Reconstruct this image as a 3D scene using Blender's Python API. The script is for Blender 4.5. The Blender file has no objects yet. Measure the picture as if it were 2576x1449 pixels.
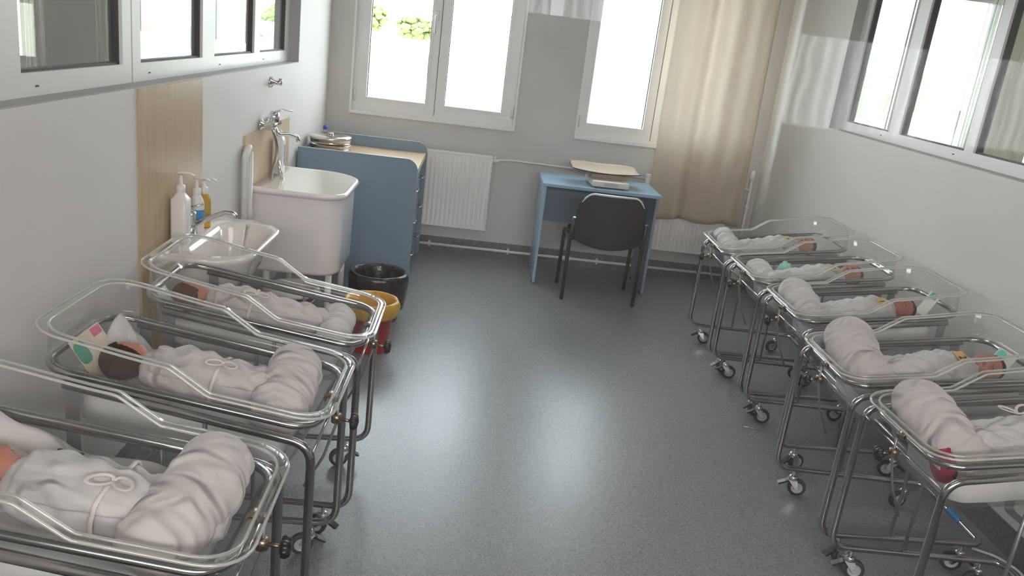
import bpy, bmesh, math, random
from mathutils import Vector, Matrix, noise
random.seed(7)
R = math.radians
scene = bpy.context.scene
col = scene.collection

# ------------------------------------------------------------------ camera
def setup_camera():
    yaw, pitch, roll = R(3.59060672), R(16.96216416), R(7.11042454)
    fpx = 2068.8427
    f = Vector((math.sin(yaw)*math.cos(pitch), math.cos(yaw)*math.cos(pitch), -math.sin(pitch)))
    r = Vector((math.cos(yaw), -math.sin(yaw), 0.0))
    u = r.cross(f)
    c, s = math.cos(roll), math.sin(roll)
    r2, u2 = c*r + s*u, -s*r + c*u
    cam = bpy.data.cameras.new('camera')
    cam.sensor_width = 36.0
    cam.lens = fpx/2576*36.0
    cam.clip_start = 0.02
    cam.clip_end = 500
    o = bpy.data.objects.new('camera', cam)
    col.objects.link(o)
    m = Matrix((r2, u2, -f)).transposed().to_4x4()
    m.translation = Vector((0, 0, 1.71))
    o.matrix_world = m
    scene.camera = o
setup_camera()

# ------------------------------------------------------------------ world, light, exposure
world = bpy.data.worlds.new('world')
scene.world = world
world.use_nodes = True
wn = world.node_tree
wn.nodes.clear()
w_out = wn.nodes.new('ShaderNodeOutputWorld')
w_bg = wn.nodes.new('ShaderNodeBackground')
w_tc = wn.nodes.new('ShaderNodeTexCoord')
w_sep = wn.nodes.new('ShaderNodeSeparateXYZ')
w_ramp = wn.nodes.new('ShaderNodeValToRGB')
w_ramp.color_ramp.elements[0].position = 0.47
w_ramp.color_ramp.elements[0].color = (0.79, 0.82, 0.86, 1)
w_ramp.color_ramp.elements[1].position = 0.75
w_ramp.color_ramp.elements[1].color = (0.82, 0.92, 1.0, 1)
w_map = wn.nodes.new('ShaderNodeMath'); w_map.operation = 'MULTIPLY_ADD'
w_map.inputs[1].default_value = 0.5; w_map.inputs[2].default_value = 0.5
wn.links.new(w_tc.outputs['Generated'], w_sep.inputs[0])
wn.links.new(w_sep.outputs['Z'], w_map.inputs[0])
wn.links.new(w_map.outputs[0], w_ramp.inputs[0])
wn.links.new(w_ramp.outputs[0], w_bg.inputs[0])
w_bg.inputs[1].default_value = 11.0
wn.links.new(w_bg.outputs[0], w_out.inputs[0])

vs = scene.view_settings
vs.view_transform = 'Standard'
vs.look = 'None'
vs.gamma = 1.0
vs.use_curve_mapping = False
vs.exposure = 0.36
scene.display_settings.display_device = 'sRGB'
scene.cycles.transparent_max_bounces = 40
scene.cycles.max_bounces = 7
scene.cycles.diffuse_bounces = 4
scene.cycles.glossy_bounces = 4
scene.cycles.transmission_bounces = 8
scene.cycles.sample_clamp_indirect = 6.0
scene.cycles.adaptive_threshold = 0.02

def portal(name, loc, size, direction):
    l = bpy.data.lights.new(name, 'AREA')
    l.shape = 'RECTANGLE'; l.size = size[0]; l.size_y = size[1]
    l.cycles.is_portal = True
    o = bpy.data.objects.new(name, l); col.objects.link(o)
    o.location = loc
    o.rotation_euler = Vector(direction).to_track_quat('-Z', 'Y').to_euler()

# ------------------------------------------------------------------ room numbers
XL, XR, YB, YF, ZC = -1.165, 2.23, 6.40, 0.22, 2.70
LRX, RRX = -5.2, 6.4          # far walls of the neighbouring rooms
BT = 0.30                     # thickness of the back wall
COR = -2.0                    # corridor far wall

WIN1 = (-0.985, 0.256, 1.03, 2.45)
WIN2 = (0.745, 1.985, 1.03, 2.45)
WINL = (-3.55, -1.45, 1.03, 2.45)
WINR = (2.78, 4.75, 1.03, 2.45)
for i, w in enumerate((WIN1, WIN2, WINL, WINR)):
    portal('sky_portal_%d' % i, ((w[0]+w[1])/2, YB+BT+0.01, (w[2]+w[3])/2), (w[1]-w[0], w[3]-w[2]), (0, -1, 0))
CORW = [(0.82, 2.05, 1.53, 1.84), (0.06, 0.44, 1.745, 2.30)]     # small corridor windows mirrored in the observation glass
for i, w in enumerate(CORW):
    portal('sky_portal_%d' % (4+i), ((w[0]+w[1])/2, COR-0.31, (w[2]+w[3])/2), (w[1]-w[0], w[3]-w[2]), (0, 1, 0))

def lamp(name, loc, size, power, colour=(1.0, 0.935, 0.925), direction=(0, 0, -1)):
    l = bpy.data.lights.new(name, 'AREA')
    l.shape = 'RECTANGLE'; l.size = size[0]; l.size_y = size[1]; l.energy = power; l.color = colour
    o = bpy.data.objects.new(name, l); col.objects.link(o)
    o.location = loc
    o.rotation_euler = Vector(direction).to_track_quat('-Z', 'Y').to_euler()
lamp('added_ceiling_fill', (0.55, 3.7, ZC-0.03), (1.3, 0.6), 8)  # soft fill added under the ceiling to brighten the room, no real fitting
lamp('added_ceiling_fill', (0.55, 1.3, ZC-0.03), (1.3, 0.6), 3)
lamp('added_front_fill', (0.6, -1.9, 2.33), (3.6, 0.5), 102, direction=(0, 1, -0.12))  # added front fill behind the camera, stands in for daylight from that side

# ------------------------------------------------------------------ materials
def new_mat(name):
    m = bpy.data.materials.new(name); m.use_nodes = True
    nt = m.node_tree; nt.nodes.clear()
    out = nt.nodes.new('ShaderNodeOutputMaterial')
    return m, nt, out

def pmat(name, c, rough=0.5, metal=0.0, var=0.06, scale=6.0, bump=0.0, bscale=200.0, spec=0.5, sss=0.0, coat=0.0, trans=None, c2=None, detail=3.0, sheen=0.0):
    m, nt, out = new_mat(name)
    b = nt.nodes.new('ShaderNodeBsdfPrincipled')
    tc = nt.nodes.new('ShaderNodeTexCoord')
    n = nt.nodes.new('ShaderNodeTexNoise'); n.inputs['Scale'].default_value = scale; n.inputs['Detail'].default_value = detail
    nt.links.new(tc.outputs['Object'], n.inputs['Vector'])
    r = nt.nodes.new('ShaderNodeValToRGB')
    a = c2 if c2 else tuple(x*(1-var) for x in c)
    d = c if c2 else tuple(min(1, x*(1+var)) for x in c)
    r.color_ramp.elements[0].color = (*a, 1); r.color_ramp.elements[0].position = 0.3
    r.color_ramp.elements[1].color = (*d, 1); r.color_ramp.elements[1].position = 0.7
    nt.links.new(n.outputs['Fac'], r.inputs[0]); nt.links.new(r.outputs[0], b.inputs['Base Color'])
    b.inputs['Roughness'].default_value = rough
    b.inputs['Metallic'].default_value = metal
    b.inputs['Specular IOR Level'].default_value = spec
    if coat: b.inputs['Coat Weight'].default_value = coat; b.inputs['Coat Roughness'].default_value = 0.08
    if sheen: b.inputs['Sheen Weight'].default_value = sheen
    if sss:
        b.inputs['Subsurface Weight'].default_value = sss
        b.inputs['Subsurface Radius'].default_value = (0.012, 0.005, 0.003)
        b.inputs['Subsurface Scale'].default_value = 0.5
    if bump:
        n2 = nt.nodes.new('ShaderNodeTexNoise'); n2.inputs['Scale'].default_value = bscale; n2.inputs['Detail'].default_value = 4
        nt.links.new(tc.outputs['Object'], n2.inputs['Vector'])
        bp = nt.nodes.new('ShaderNodeBump'); bp.inputs['Strength'].default_value = bump; bp.inputs['Distance'].default_value = 0.004
        nt.links.new(n2.outputs['Fac'], bp.inputs['Height']); nt.links.new(bp.outputs[0], b.inputs['Normal'])
    if trans:
        t = nt.nodes.new('ShaderNodeBsdfTranslucent'); t.inputs[0].default_value = (*trans[1], 1)
        mx = nt.nodes.new('ShaderNodeMixShader'); mx.inputs[0].default_value = trans[0]
        nt.links.new(b.outputs[0], mx.inputs[1]); nt.links.new(t.outputs[0], mx.inputs[2]); nt.links.new(mx.outputs[0], out.inputs[0])
    else:
        nt.links.new(b.outputs[0], out.inputs[0])
    return m

def cloth_mat(name, c, wr=0.35, scale=(7, 16, 10)):
    m, nt, out = new_mat(name)
    b = nt.nodes.new('ShaderNodeBsdfPrincipled')
    tc = nt.nodes.new('ShaderNodeTexCoord')
    mp = nt.nodes.new('ShaderNodeMapping'); mp.inputs['Scale'].default_value = scale; mp.inputs['Rotation'].default_value = (0.3, 0.5, 0.5)
    nt.links.new(tc.outputs['Object'], mp.inputs[0])
    fold = nt.nodes.new('ShaderNodeTexNoise'); fold.noise_type = 'RIDGED_MULTIFRACTAL'
    fold.inputs['Scale'].default_value = 0.9; fold.inputs['Detail'].default_value = 2.0; fold.inputs['Distortion'].default_value = 0.9
    nt.links.new(mp.outputs[0], fold.inputs['Vector'])
    fine = nt.nodes.new('ShaderNodeTexNoise'); fine.inputs['Scale'].default_value = 320; fine.inputs['Detail'].default_value = 3
    nt.links.new(tc.outputs['Object'], fine.inputs['Vector'])
    b1 = nt.nodes.new('ShaderNodeBump'); b1.inputs['Strength'].default_value = wr; b1.inputs['Distance'].default_value = 0.05
    nt.links.new(fold.outputs['Fac'], b1.inputs['Height'])
    b2 = nt.nodes.new('ShaderNodeBump'); b2.inputs['Strength'].default_value = 0.2; b2.inputs['Distance'].default_value = 0.003
    nt.links.new(fine.outputs['Fac'], b2.inputs['Height']); nt.links.new(b1.outputs[0], b2.inputs['Normal'])
    nt.links.new(b2.outputs[0], b.inputs['Normal'])
    r = nt.nodes.new('ShaderNodeValToRGB')
    r.color_ramp.elements[0].color = (*[k*0.95 for k in c], 1); r.color_ramp.elements[1].color = (*c, 1)
    big = nt.nodes.new('ShaderNodeTexNoise'); big.inputs['Scale'].default_value = 8
    nt.links.new(tc.outputs['Object'], big.inputs['Vector']); nt.links.new(big.outputs['Fac'], r.inputs[0]); nt.links.new(r.outputs[0], b.inputs['Base Color'])
    b.inputs['Roughness'].default_value = 0.9; b.inputs['Sheen Weight'].default_value = 0.3
    nt.links.new(b.outputs[0], out.inputs[0])
    return m

def clear_mat(name, tint, gloss_rough, ior=1.45, base_gloss=0.0, haze=0.0, haze_col=(0.9, 0.9, 0.9)):
    """thin clear sheet: straight-through transmission, Fresnel reflection, a little milky haze"""
    m, nt, out = new_mat(name)
    t = nt.nodes.new('ShaderNodeBsdfTransparent'); t.inputs[0].default_value = (*tint, 1)
    g = nt.nodes.new('ShaderNodeBsdfGlossy'); g.inputs['Roughness'].default_value = gloss_rough
    f0 = ((ior-1)/(ior+1))**2
    lw = nt.nodes.new('ShaderNodeLayerWeight'); lw.inputs['Blend'].default_value = 0.5
    pw = nt.nodes.new('ShaderNodeMath'); pw.operation = 'POWER'; pw.inputs[1].default_value = 5.0
    nt.links.new(lw.outputs['Facing'], pw.inputs[0])
    ad = nt.nodes.new('ShaderNodeMath'); ad.operation = 'MULTIPLY_ADD'; ad.use_clamp = True
    ad.inputs[1].default_value = 1-f0; ad.inputs[2].default_value = f0+base_gloss
    nt.links.new(pw.outputs[0], ad.inputs[0])
    mx = nt.nodes.new('ShaderNodeMixShader')
    nt.links.new(ad.outputs[0], mx.inputs[0])
    nt.links.new(t.outputs[0], mx.inputs[1]); nt.links.new(g.outputs[0], mx.inputs[2])
    last = mx
    if haze:
        d = nt.nodes.new('ShaderNodeBsdfDiffuse'); d.inputs[0].default_value = (*haze_col, 1)
        tl = nt.nodes.new('ShaderNodeBsdfTranslucent'); tl.inputs[0].default_value = (*haze_col, 1)
        ds = nt.nodes.new('ShaderNodeMixShader'); ds.inputs[0].default_value = 0.5
        nt.links.new(d.outputs[0], ds.inputs[1]); nt.links.new(tl.outputs[0], ds.inputs[2])
        m2 = nt.nodes.new('ShaderNodeMixShader'); m2.inputs[0].default_value = haze
        nt.links.new(mx.outputs[0], m2.inputs[1]); nt.links.new(ds.outputs[0], m2.inputs[2])
        last = m2
    nt.links.new(last.outputs[0], out.inputs[0])
    return m

def floor_mat():
    m, nt, out = new_mat('speckled_vinyl')
    b = nt.nodes.new('ShaderNodeBsdfPrincipled')
    tc = nt.nodes.new('ShaderNodeTexCoord')
    v = nt.nodes.new('ShaderNodeTexVoronoi'); v.inputs['Scale'].default_value = 250
    n = nt.nodes.new('ShaderNodeTexNoise'); n.inputs['Scale'].default_value = 300; n.inputs['Detail'].default_value = 2
    big = nt.nodes.new('ShaderNodeTexNoise'); big.inputs['Scale'].default_value = 1.6; big.inputs['Detail'].default_value = 1
    for k in (v, n, big): nt.links.new(tc.outputs['Object'], k.inputs['Vector'])
    r1 = nt.nodes.new('ShaderNodeValToRGB')
    e = r1.color_ramp.elements
    e[0].position = 0.0; e[0].color = (0.07, 0.072, 0.075, 1)
    e[1].position = 1.0; e[1].color = (0.36, 0.36, 0.36, 1)
    e2 = r1.color_ramp.elements.new(0.25); e2.color = (0.185, 0.192, 0.205, 1)
    e3 = r1.color_ramp.elements.new(0.75); e3.color = (0.24, 0.247, 0.26, 1)
    nt.links.new(v.outputs['Color'], r1.inputs[0])
    mx = nt.nodes.new('ShaderNodeMix'); mx.data_type = 'RGBA'; mx.blend_type = 'OVERLAY'; mx.inputs[0].default_value = 0.35
    nt.links.new(r1.outputs[0], mx.inputs[6]); nt.links.new(n.outputs['Fac'], mx.inputs[7])
    nt.links.new(mx.outputs[2], b.inputs['Base Color'])
    rr = nt.nodes.new('ShaderNodeMapRange'); rr.inputs[3].default_value = 0.30; rr.inputs[4].default_value = 0.36
    nt.links.new(big.outputs['Fac'], rr.inputs[0]); nt.links.new(rr.outputs[0], b.inputs['Roughness'])
    bp = nt.nodes.new('ShaderNodeBump'); bp.inputs['Strength'].default_value = 0.06; bp.inputs['Distance'].default_value = 0.002
    nt.links.new(n.outputs['Fac'], bp.inputs['Height']); nt.links.new(bp.outputs[0], b.inputs['Normal'])
    nt.links.new(b.outputs[0], out.inputs[0])
    return m

def wood_mat(name, c1, c2, rough=0.45):
    m, nt, out = new_mat(name)
    b = nt.nodes.new('ShaderNodeBsdfPrincipled')
    tc = nt.nodes.new('ShaderNodeTexCoord')
    mp = nt.nodes.new('ShaderNodeMapping'); mp.inputs['Scale'].default_value = (14, 14, 1.2)
    n = nt.nodes.new('ShaderNodeTexNoise'); n.inputs['Scale'].default_value = 3; n.inputs['Detail'].default_value = 8
    nt.links.new(tc.outputs['Object'], mp.inputs[0]); nt.links.new(mp.outputs[0], n.inputs['Vector'])
    r = nt.nodes.new('ShaderNodeValToRGB')
    r.color_ramp.elements[0].color = (*c1, 1); r.color_ramp.elements[1].color = (*c2, 1)
    r.color_ramp.elements[0].position = 0.35; r.color_ramp.elements[1].position = 0.65
    nt.links.new(n.outputs['Fac'], r.inputs[0]); nt.links.new(r.outputs[0], b.inputs['Base Color'])
    b.inputs['Roughness'].default_value = rough
    nt.links.new(b.outputs[0], out.inputs[0])
    return m

M = {}
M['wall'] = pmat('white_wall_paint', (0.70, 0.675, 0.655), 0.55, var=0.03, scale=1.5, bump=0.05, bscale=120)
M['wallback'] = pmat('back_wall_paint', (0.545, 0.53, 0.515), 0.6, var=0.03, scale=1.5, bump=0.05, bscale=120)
M['ceil'] = pmat('ceiling_paint', (0.78, 0.78, 0.76), 0.8, var=0.02)
M['floor'] = floor_mat()
M['skirt'] = pmat('vinyl_skirting', (0.15, 0.148, 0.145), 0.45, var=0.25, scale=40)
M['pvc'] = pmat('white_pvc_frame', (0.74, 0.74, 0.73), 0.3, var=0.02)
M['revealshade'] = pmat('painted_reveal_shade', (0.40, 0.39, 0.385), 0.5, var=0.02)  # wall shade put into the colour of the window recess faces
M['gasket'] = pmat('dark_gasket', (0.03, 0.03, 0.03), 0.6)
M['pane'] = clear_mat('window_glass', (0.97, 0.98, 0.97), 0.0, 1.35)
M['obs'] = clear_mat('observation_glass', (0.97, 0.975, 0.97), 0.0, 1.34)
M['chrome'] = pmat('polished_steel_tube', (0.43, 0.42, 0.42), 0.16, 1.0, var=0.08, scale=12)
M['chrome2'] = pmat('bright_chrome', (0.72, 0.72, 0.72), 0.08, 1.0, var=0.03)
M['steelflat'] = pmat('grey_steel_strap', (0.30, 0.30, 0.31), 0.4, 0.7, var=0.1)
M['brass'] = pmat('worn_plated_clamp', (0.45, 0.38, 0.30), 0.3, 0.9, var=0.25, scale=60, c2=(0.16, 0.09, 0.06))
M['acryl'] = clear_mat('clear_acrylic', (0.975, 0.975, 0.97), 0.03, 1.35, 0.0, haze=0.022)
M['acrim'] = clear_mat('acrylic_edge', (0.90, 0.91, 0.90), 0.05, 1.5, 0.25, haze=0.50, haze_col=(0.97, 0.95, 0.91))
M['black'] = pmat('black_plastic', (0.012, 0.012, 0.013), 0.35)
M['rubber'] = pmat('grey_rubber_tyre', (0.05, 0.05, 0.05), 0.6)
M['grayplastic'] = pmat('pale_grey_plastic', (0.45, 0.45, 0.48), 0.4)
M['cotton'] = cloth_mat('white_cotton', (0.545, 0.53, 0.525), 0.75)
M['cotton2'] = cloth_mat('blush_white_flannel', (0.535, 0.495, 0.487), 0.9)
M['mattress'] = pmat('mattress_cover', (0.66, 0.66, 0.67), 0.7, var=0.04, bump=0.1, bscale=150)
M['ribbon'] = pmat('cream_ribbon', (0.66, 0.595, 0.56), 0.8)
M['skin'] = pmat('newborn_skin', (0.52, 0.23, 0.155), 0.5, var=0.12, scale=14, c2=(0.42, 0.15, 0.10), bump=0.05, bscale=400)
M['skin2'] = pmat('newborn_skin_deep', (0.42, 0.15, 0.115), 0.5, var=0.12, scale=14, c2=(0.33, 0.09, 0.07), bump=0.05, bscale=400)
M['lips'] = pmat('newborn_lips', (0.36, 0.07, 0.06), 0.4)
M['lash'] = pmat('closed_eyelid_crease', (0.10, 0.03, 0.02), 0.6)
M['hairdark'] = pmat('dark_brown_hair', (0.046, 0.020, 0.011), 0.7, var=0.4, scale=120, bump=0.8, bscale=250, spec=0.15)
M['hairred'] = pmat('reddish_brown_hair', (0.095, 0.036, 0.018), 0.7, var=0.4, scale=120, bump=0.8, bscale=250, spec=0.15)
M['card'] = pmat('cream_card', (0.70, 0.60, 0.47), 0.8, var=0.05)
M['cardwhite'] = pmat('pale_card', (0.72, 0.70, 0.66), 0.7, var=0.02)
M['tag'] = pmat('yellow_tag', (0.62, 0.43, 0.17), 0.7, var=0.06)
M['ink'] = pmat('black_ink', (0.02, 0.018, 0.015), 0.6)
M['green'] = pmat('green_sticker', (0.01, 0.26, 0.15), 0.5)
M['mint'] = pmat('mint_cloth', (0.34, 0.66, 0.52), 0.9, bump=0.2)
M['mint2'] = pmat('turquoise_card', (0.15, 0.62, 0.50), 0.6)
M['pink'] = pmat('pink_label', (0.58, 0.13, 0.25), 0.6)
M['redpack'] = pmat('red_pink_wrapper', (0.50, 0.035, 0.10), 0.3, c2=(0.34, 0.01, 0.05), scale=20)
M['bluething'] = pmat('blue_strap', (0.03, 0.09, 0.40), 0.5)
M['bluetape'] = pmat('blue_tape', (0.06, 0.22, 0.50), 0.5)
M['tan'] = wood_mat('tan_board', (0.46, 0.335, 0.19), (0.52, 0.39, 0.235), 0.35)
M['tan2'] = wood_mat('pale_tan_board', (0.58, 0.42, 0.27), (0.63, 0.475, 0.32), 0.4)
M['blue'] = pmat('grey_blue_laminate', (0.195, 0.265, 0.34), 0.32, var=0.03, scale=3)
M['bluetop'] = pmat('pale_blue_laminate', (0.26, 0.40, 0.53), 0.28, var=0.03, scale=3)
M['edge'] = pmat('pale_blue_edge_band', (0.62, 0.68, 0.72), 0.25, var=0.02)
M['pad'] = pmat('pale_wood_top', (0.60, 0.44, 0.30), 0.35, c2=(0.54, 0.38, 0.25))
M['ceramic'] = pmat('white_ceramic', (0.76, 0.72, 0.69), 0.12, var=0.02, coat=0.5)
M['enamel'] = pmat('white_enamel', (0.84, 0.80, 0.80), 0.15, var=0.02, coat=0.4)
M['cream'] = pmat('cream_enamel', (0.80, 0.78, 0.68), 0.15, var=0.02, coat=0.4)
M['plastic'] = pmat('white_plastic', (0.74, 0.72, 0.72), 0.3, var=0.02)
M['bluelabel'] = pmat('blue_label', (0.05, 0.25, 0.52), 0.4)
M['soap'] = clear_mat('yellow_soap_bottle', (0.80, 0.62, 0.22), 0.05, 1.45, 0.0, haze=0.55, haze_col=(0.75, 0.55, 0.18))
M['orange'] = pmat('orange_label', (0.75, 0.38, 0.03), 0.4)
M['bottleclear'] = clear_mat('clear_bottle', (0.85, 0.90, 0.95), 0.02, 1.45, 0.05, haze=0.15)
M['bluecap'] = pmat('blue_cap', (0.01, 0.03, 0.42), 0.35)
M['steel'] = pmat('stainless_tray', (0.66, 0.62, 0.57), 0.16, 1.0, var=0.06)
M['bag'] = pmat('black_bin_bag', (0.018, 0.016, 0.014), 0.22, bump=0.6, bscale=40)
M['yellowbag'] = pmat('yellow_bin_bag', (0.62, 0.34, 0.04), 0.35, bump=0.5, bscale=50)
M['red'] = pmat('red_plastic', (0.42, 0.018, 0.025), 0.3, var=0.08)
M['vinyl'] = pmat('black_vinyl', (0.022, 0.019, 0.017), 0.5, bump=0.15, bscale=250)
M['chairleg'] = pmat('black_painted_tube', (0.03, 0.028, 0.026), 0.35)
M['scale'] = pmat('ivory_plastic', (0.66, 0.64, 0.58), 0.35, var=0.02)
M['tray'] = pmat('beige_scale_tray', (0.42, 0.32, 0.25), 0.7, spec=0.2, var=0.03)
M['traydark'] = pmat('dark_tray_edge', (0.05, 0.045, 0.05), 0.4)
M['radiator'] = pmat('radiator_white', (0.82, 0.79, 0.78), 0.3, var=0.02)
M['radshade'] = pmat('radiator_grille_slot', (0.45, 0.44, 0.44), 0.5)
M['pipe'] = pmat('white_painted_pipe', (0.70, 0.69, 0.67), 0.35, var=0.05, scale=30)
M['curtain'] = pmat('beige_curtain', (0.61, 0.51, 0.41), 0.9, var=0.03, scale=20, bump=0.2, bscale=400, trans=(0.38, (0.80, 0.76, 0.70)))
M['netcurtain'] = pmat('grey_curtain', (0.45, 0.44, 0.40), 0.9, var=0.05, bump=0.2, bscale=400, trans=(0.3, (0.6, 0.58, 0.5)))
def sheer_mat(name, c, through):
    m, nt, out = new_mat(name)
    t = nt.nodes.new('ShaderNodeBsdfTransparent'); d = nt.nodes.new('ShaderNodeBsdfTranslucent'); d.inputs[0].default_value = (*c, 1)
    e = nt.nodes.new('ShaderNodeBsdfDiffuse'); e.inputs[0].default_value = (*c, 1)
    w_ = nt.nodes.new('ShaderNodeTexWave'); w_.inputs['Scale'].default_value = 9; w_.inputs['Distortion'].default_value = 3
    tc = nt.nodes.new('ShaderNodeTexCoord'); nt.links.new(tc.outputs['Object'], w_.inputs['Vector'])
    mr = nt.nodes.new('ShaderNodeMapRange'); mr.inputs[3].default_value = through*0.55; mr.inputs[4].default_value = through
    nt.links.new(w_.outputs['Fac'], mr.inputs[0])
    a = nt.nodes.new('ShaderNodeMixShader'); a.inputs[0].default_value = 0.5
    nt.links.new(d.outputs[0], a.inputs[1]); nt.links.new(e.outputs[0], a.inputs[2])
    b = nt.nodes.new('ShaderNodeMixShader')
    nt.links.new(mr.outputs[0], b.inputs[0]); nt.links.new(a.outputs[0], b.inputs[1]); nt.links.new(t.outputs[0], b.inputs[2])
    nt.links.new(b.outputs[0], out.inputs[0])
    return m
M['sheer'] = sheer_mat('sheer_net_curtain', (0.75, 0.73, 0.66), 0.80)
M['facade'] = pmat('bleached_render', (0.80, 0.79, 0.77), 0.9)
M['facade2'] = pmat('cream_render', (0.72, 0.68, 0.55), 0.9)
M['roof'] = pmat('red_roof_tiles', (0.38, 0.10, 0.08), 0.8, scale=30, var=0.2)
M['leaf'] = pmat('sunlit_leaves', (0.20, 0.24, 0.09), 0.8, c2=(0.10, 0.14, 0.04), scale=3, detail=6)
M['hill'] = pmat('wooded_hill', (0.10, 0.13, 0.07), 0.9, c2=(0.05, 0.08, 0.03), scale=0.5, detail=8)
M['land'] = pmat('pale_ground', (0.62, 0.60, 0.52), 0.95, scale=0.2)
M['darkglass'] = pmat('dark_house_window', (0.10, 0.11, 0.12), 0.2)

# ------------------------------------------------------------------ mesh builder
class MB:
    def __init__(s):
        s.v = []; s.f = []; s.m = []; s.sm = []
    def add(s, vs_, fs, mat=0, smooth=True):
        o = len(s.v); s.v += [tuple(p) for p in vs_]
        for f in fs:
            s.f.append(tuple(i+o for i in f)); s.m.append(mat); s.sm.append(smooth)
        return s
    def box(s, c, d, mat=0, rot=None, bev=0.0):
        x, y, z = (k/2 for k in d)
        if bev > 0:
            bm = bmesh.new(); bmesh.ops.create_cube(bm, size=1)
            for v in bm.verts: v.co = Vector((v.co.x*d[0], v.co.y*d[1], v.co.z*d[2]))
            bmesh.ops.bevel(bm, geom=bm.edges[:], offset=bev, segments=2, affect='EDGES', profile=0.7)
            bm.verts.ensure_lookup_table()
            vv = [v.co.copy() for v in bm.verts]; ff = [[v.index for v in f.verts] for f in bm.faces]
            bm.free()
        else:
            vv = [Vector((i*x, j*y, k*z)) for i in (-1, 1) for j in (-1, 1) for k in (-1, 1)]
            ff = [(0, 1, 3, 2), (4, 6, 7, 5), (0, 4, 5, 1), (2, 3, 7, 6), (0, 2, 6, 4), (1, 5, 7, 3)]
        if rot is not None: vv = [rot @ v for v in vv]
        c = Vector(c)
        return s.add([v+c for v in vv], ff, mat, False)
    def bb(s, x0, x1, y0, y1, z0, z1, mat=0, bev=0.0):
        return s.box(((x0+x1)/2, (y0+y1)/2, (z0+z1)/2), (x1-x0, y1-y0, z1-z0), mat, None, bev)
    def tube(s, pts, r, n=10, closed=False, mat=0, cap=True, flat=None):
        pts = [Vector(p) for p in pts]; N = len(pts)
        rs = r if isinstance(r, (list, tuple)) else [r]*N
        T = []
        for i in range(N):
            if closed: t = pts[(i+1) % N]-pts[i-1]
            else: t = pts[min(i+1, N-1)]-pts[max(i-1, 0)]
            T.append(t.normalized() if t.length > 1e-9 else Vector((0, 0, 1)))
        up = Vector((0, 0, 1)) if abs(T[0].z) < 0.9 else Vector((1, 0, 0))
        nrm = (up-T[0]*up.dot(T[0])).normalized(); rings = []
        for i in range(N):
            nrm = (nrm-T[i]*nrm.dot(T[i]))
            nrm = nrm.normalized() if nrm.length > 1e-6 else Vector((1, 0, 0))
            bn = T[i].cross(nrm)
            fx, fy = flat if flat else (1, 1)
            rings.append([pts[i]+(nrm*math.cos(2*math.pi*k/n)*fx+bn*math.sin(2*math.pi*k/n)*fy)*rs[i] for k in range(n)])
        return s.loft(rings, True, closed, mat, cap and not closed)
    def loft(s, rings, ring_closed=True, closed=False, mat=0, cap=True, smooth=True):
        n = len(rings[0]); vv = [p for r_ in rings for p in r_]; ff = []
        K = len(rings)
        for i in range(K if closed else K-1):
            j = (i+1) % K
            for k in range(n if ring_closed else n-1):
                l = (k+1) % n
                ff.append((i*n+k, i*n+l, j*n+l, j*n+k))
        s.add(vv, ff, mat, smooth)
        if cap and not closed:
            s.add(rings[0], [tuple(range(n-1, -1, -1))], mat, False)
            s.add(rings[-1], [tuple(range(n))], mat, False)
        return s
    def lathe(s, prof, c=(0, 0, 0), n=24, mat=0, axis='z', sx=1, sy=1, cap=False):
        rings = []
        for (r_, h) in prof:
            ring = []
            for k in range(n):
                a = 2*math.pi*k/n
                p = Vector((r_*math.cos(a)*sx, r_*math.sin(a)*sy, h))
                if axis == 'x': p = Vector((p.z, p.x, p.y))
                if axis == 'y': p = Vector((p.x, p.z, p.y))
                ring.append(p+Vector(c))
            rings.append(ring)
        return s.loft(rings, True, False, mat, cap)
    def prism(s, poly, axis, a0, a1, mat=0):
        """poly: 2-D points in the plane normal to axis; extruded a0..a1"""
        def P(p, a):
            return {'x': (a, p[0], p[1]), 'y': (p[0], a, p[1]), 'z': (p[0], p[1], a)}[axis]
        return s.loft([[P(p, a0) for p in poly], [P(p, a1) for p in poly]], True, False, mat, True, False)
    def grid(s, fn, nu, nv, mat=0):
        vv = [fn(i/nu, j/nv) for i in range(nu+1) for j in range(nv+1)]
        ff = [(i*(nv+1)+j, (i+1)*(nv+1)+j, (i+1)*(nv+1)+j+1, i*(nv+1)+j+1) for i in range(nu) for j in range(nv)]
        return s.add(vv, ff, mat, True)
    def build(s, name, mats, parent=None, mat4=None, solid=0.0, sub=0, recalc=True):
        me = bpy.data.meshes.new(name)
        me.from_pydata([tuple(p) for p in s.v], [], s.f)
        if not isinstance(mats, (list, tuple)): mats = [mats]
        for m_ in mats: me.materials.append(M[m_] if isinstance(m_, str) else m_)
        for p, mi, sm in zip(me.polygons, s.m, s.sm): p.material_index = mi; p.use_smooth = sm
        bm = bmesh.new(); bm.from_mesh(me)
        bmesh.ops.remove_doubles(bm, verts=bm.verts, dist=1e-6)
        if recalc: bmesh.ops.recalc_face_normals(bm, faces=bm.faces)
        bm.to_mesh(me); bm.free()
        o = bpy.data.objects.new(name, me); col.objects.link(o)
        if mat4 is not None: o.matrix_local = mat4
        if parent is not None: o.parent = parent
        if sub:
            k = o.modifiers.new('sub', 'SUBSURF'); k.levels = sub; k.render_levels = sub
        if solid:
            k = o.modifiers.new('sol', 'SOLIDIFY'); k.thickness = solid; k.offset = 0
        return o

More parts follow.
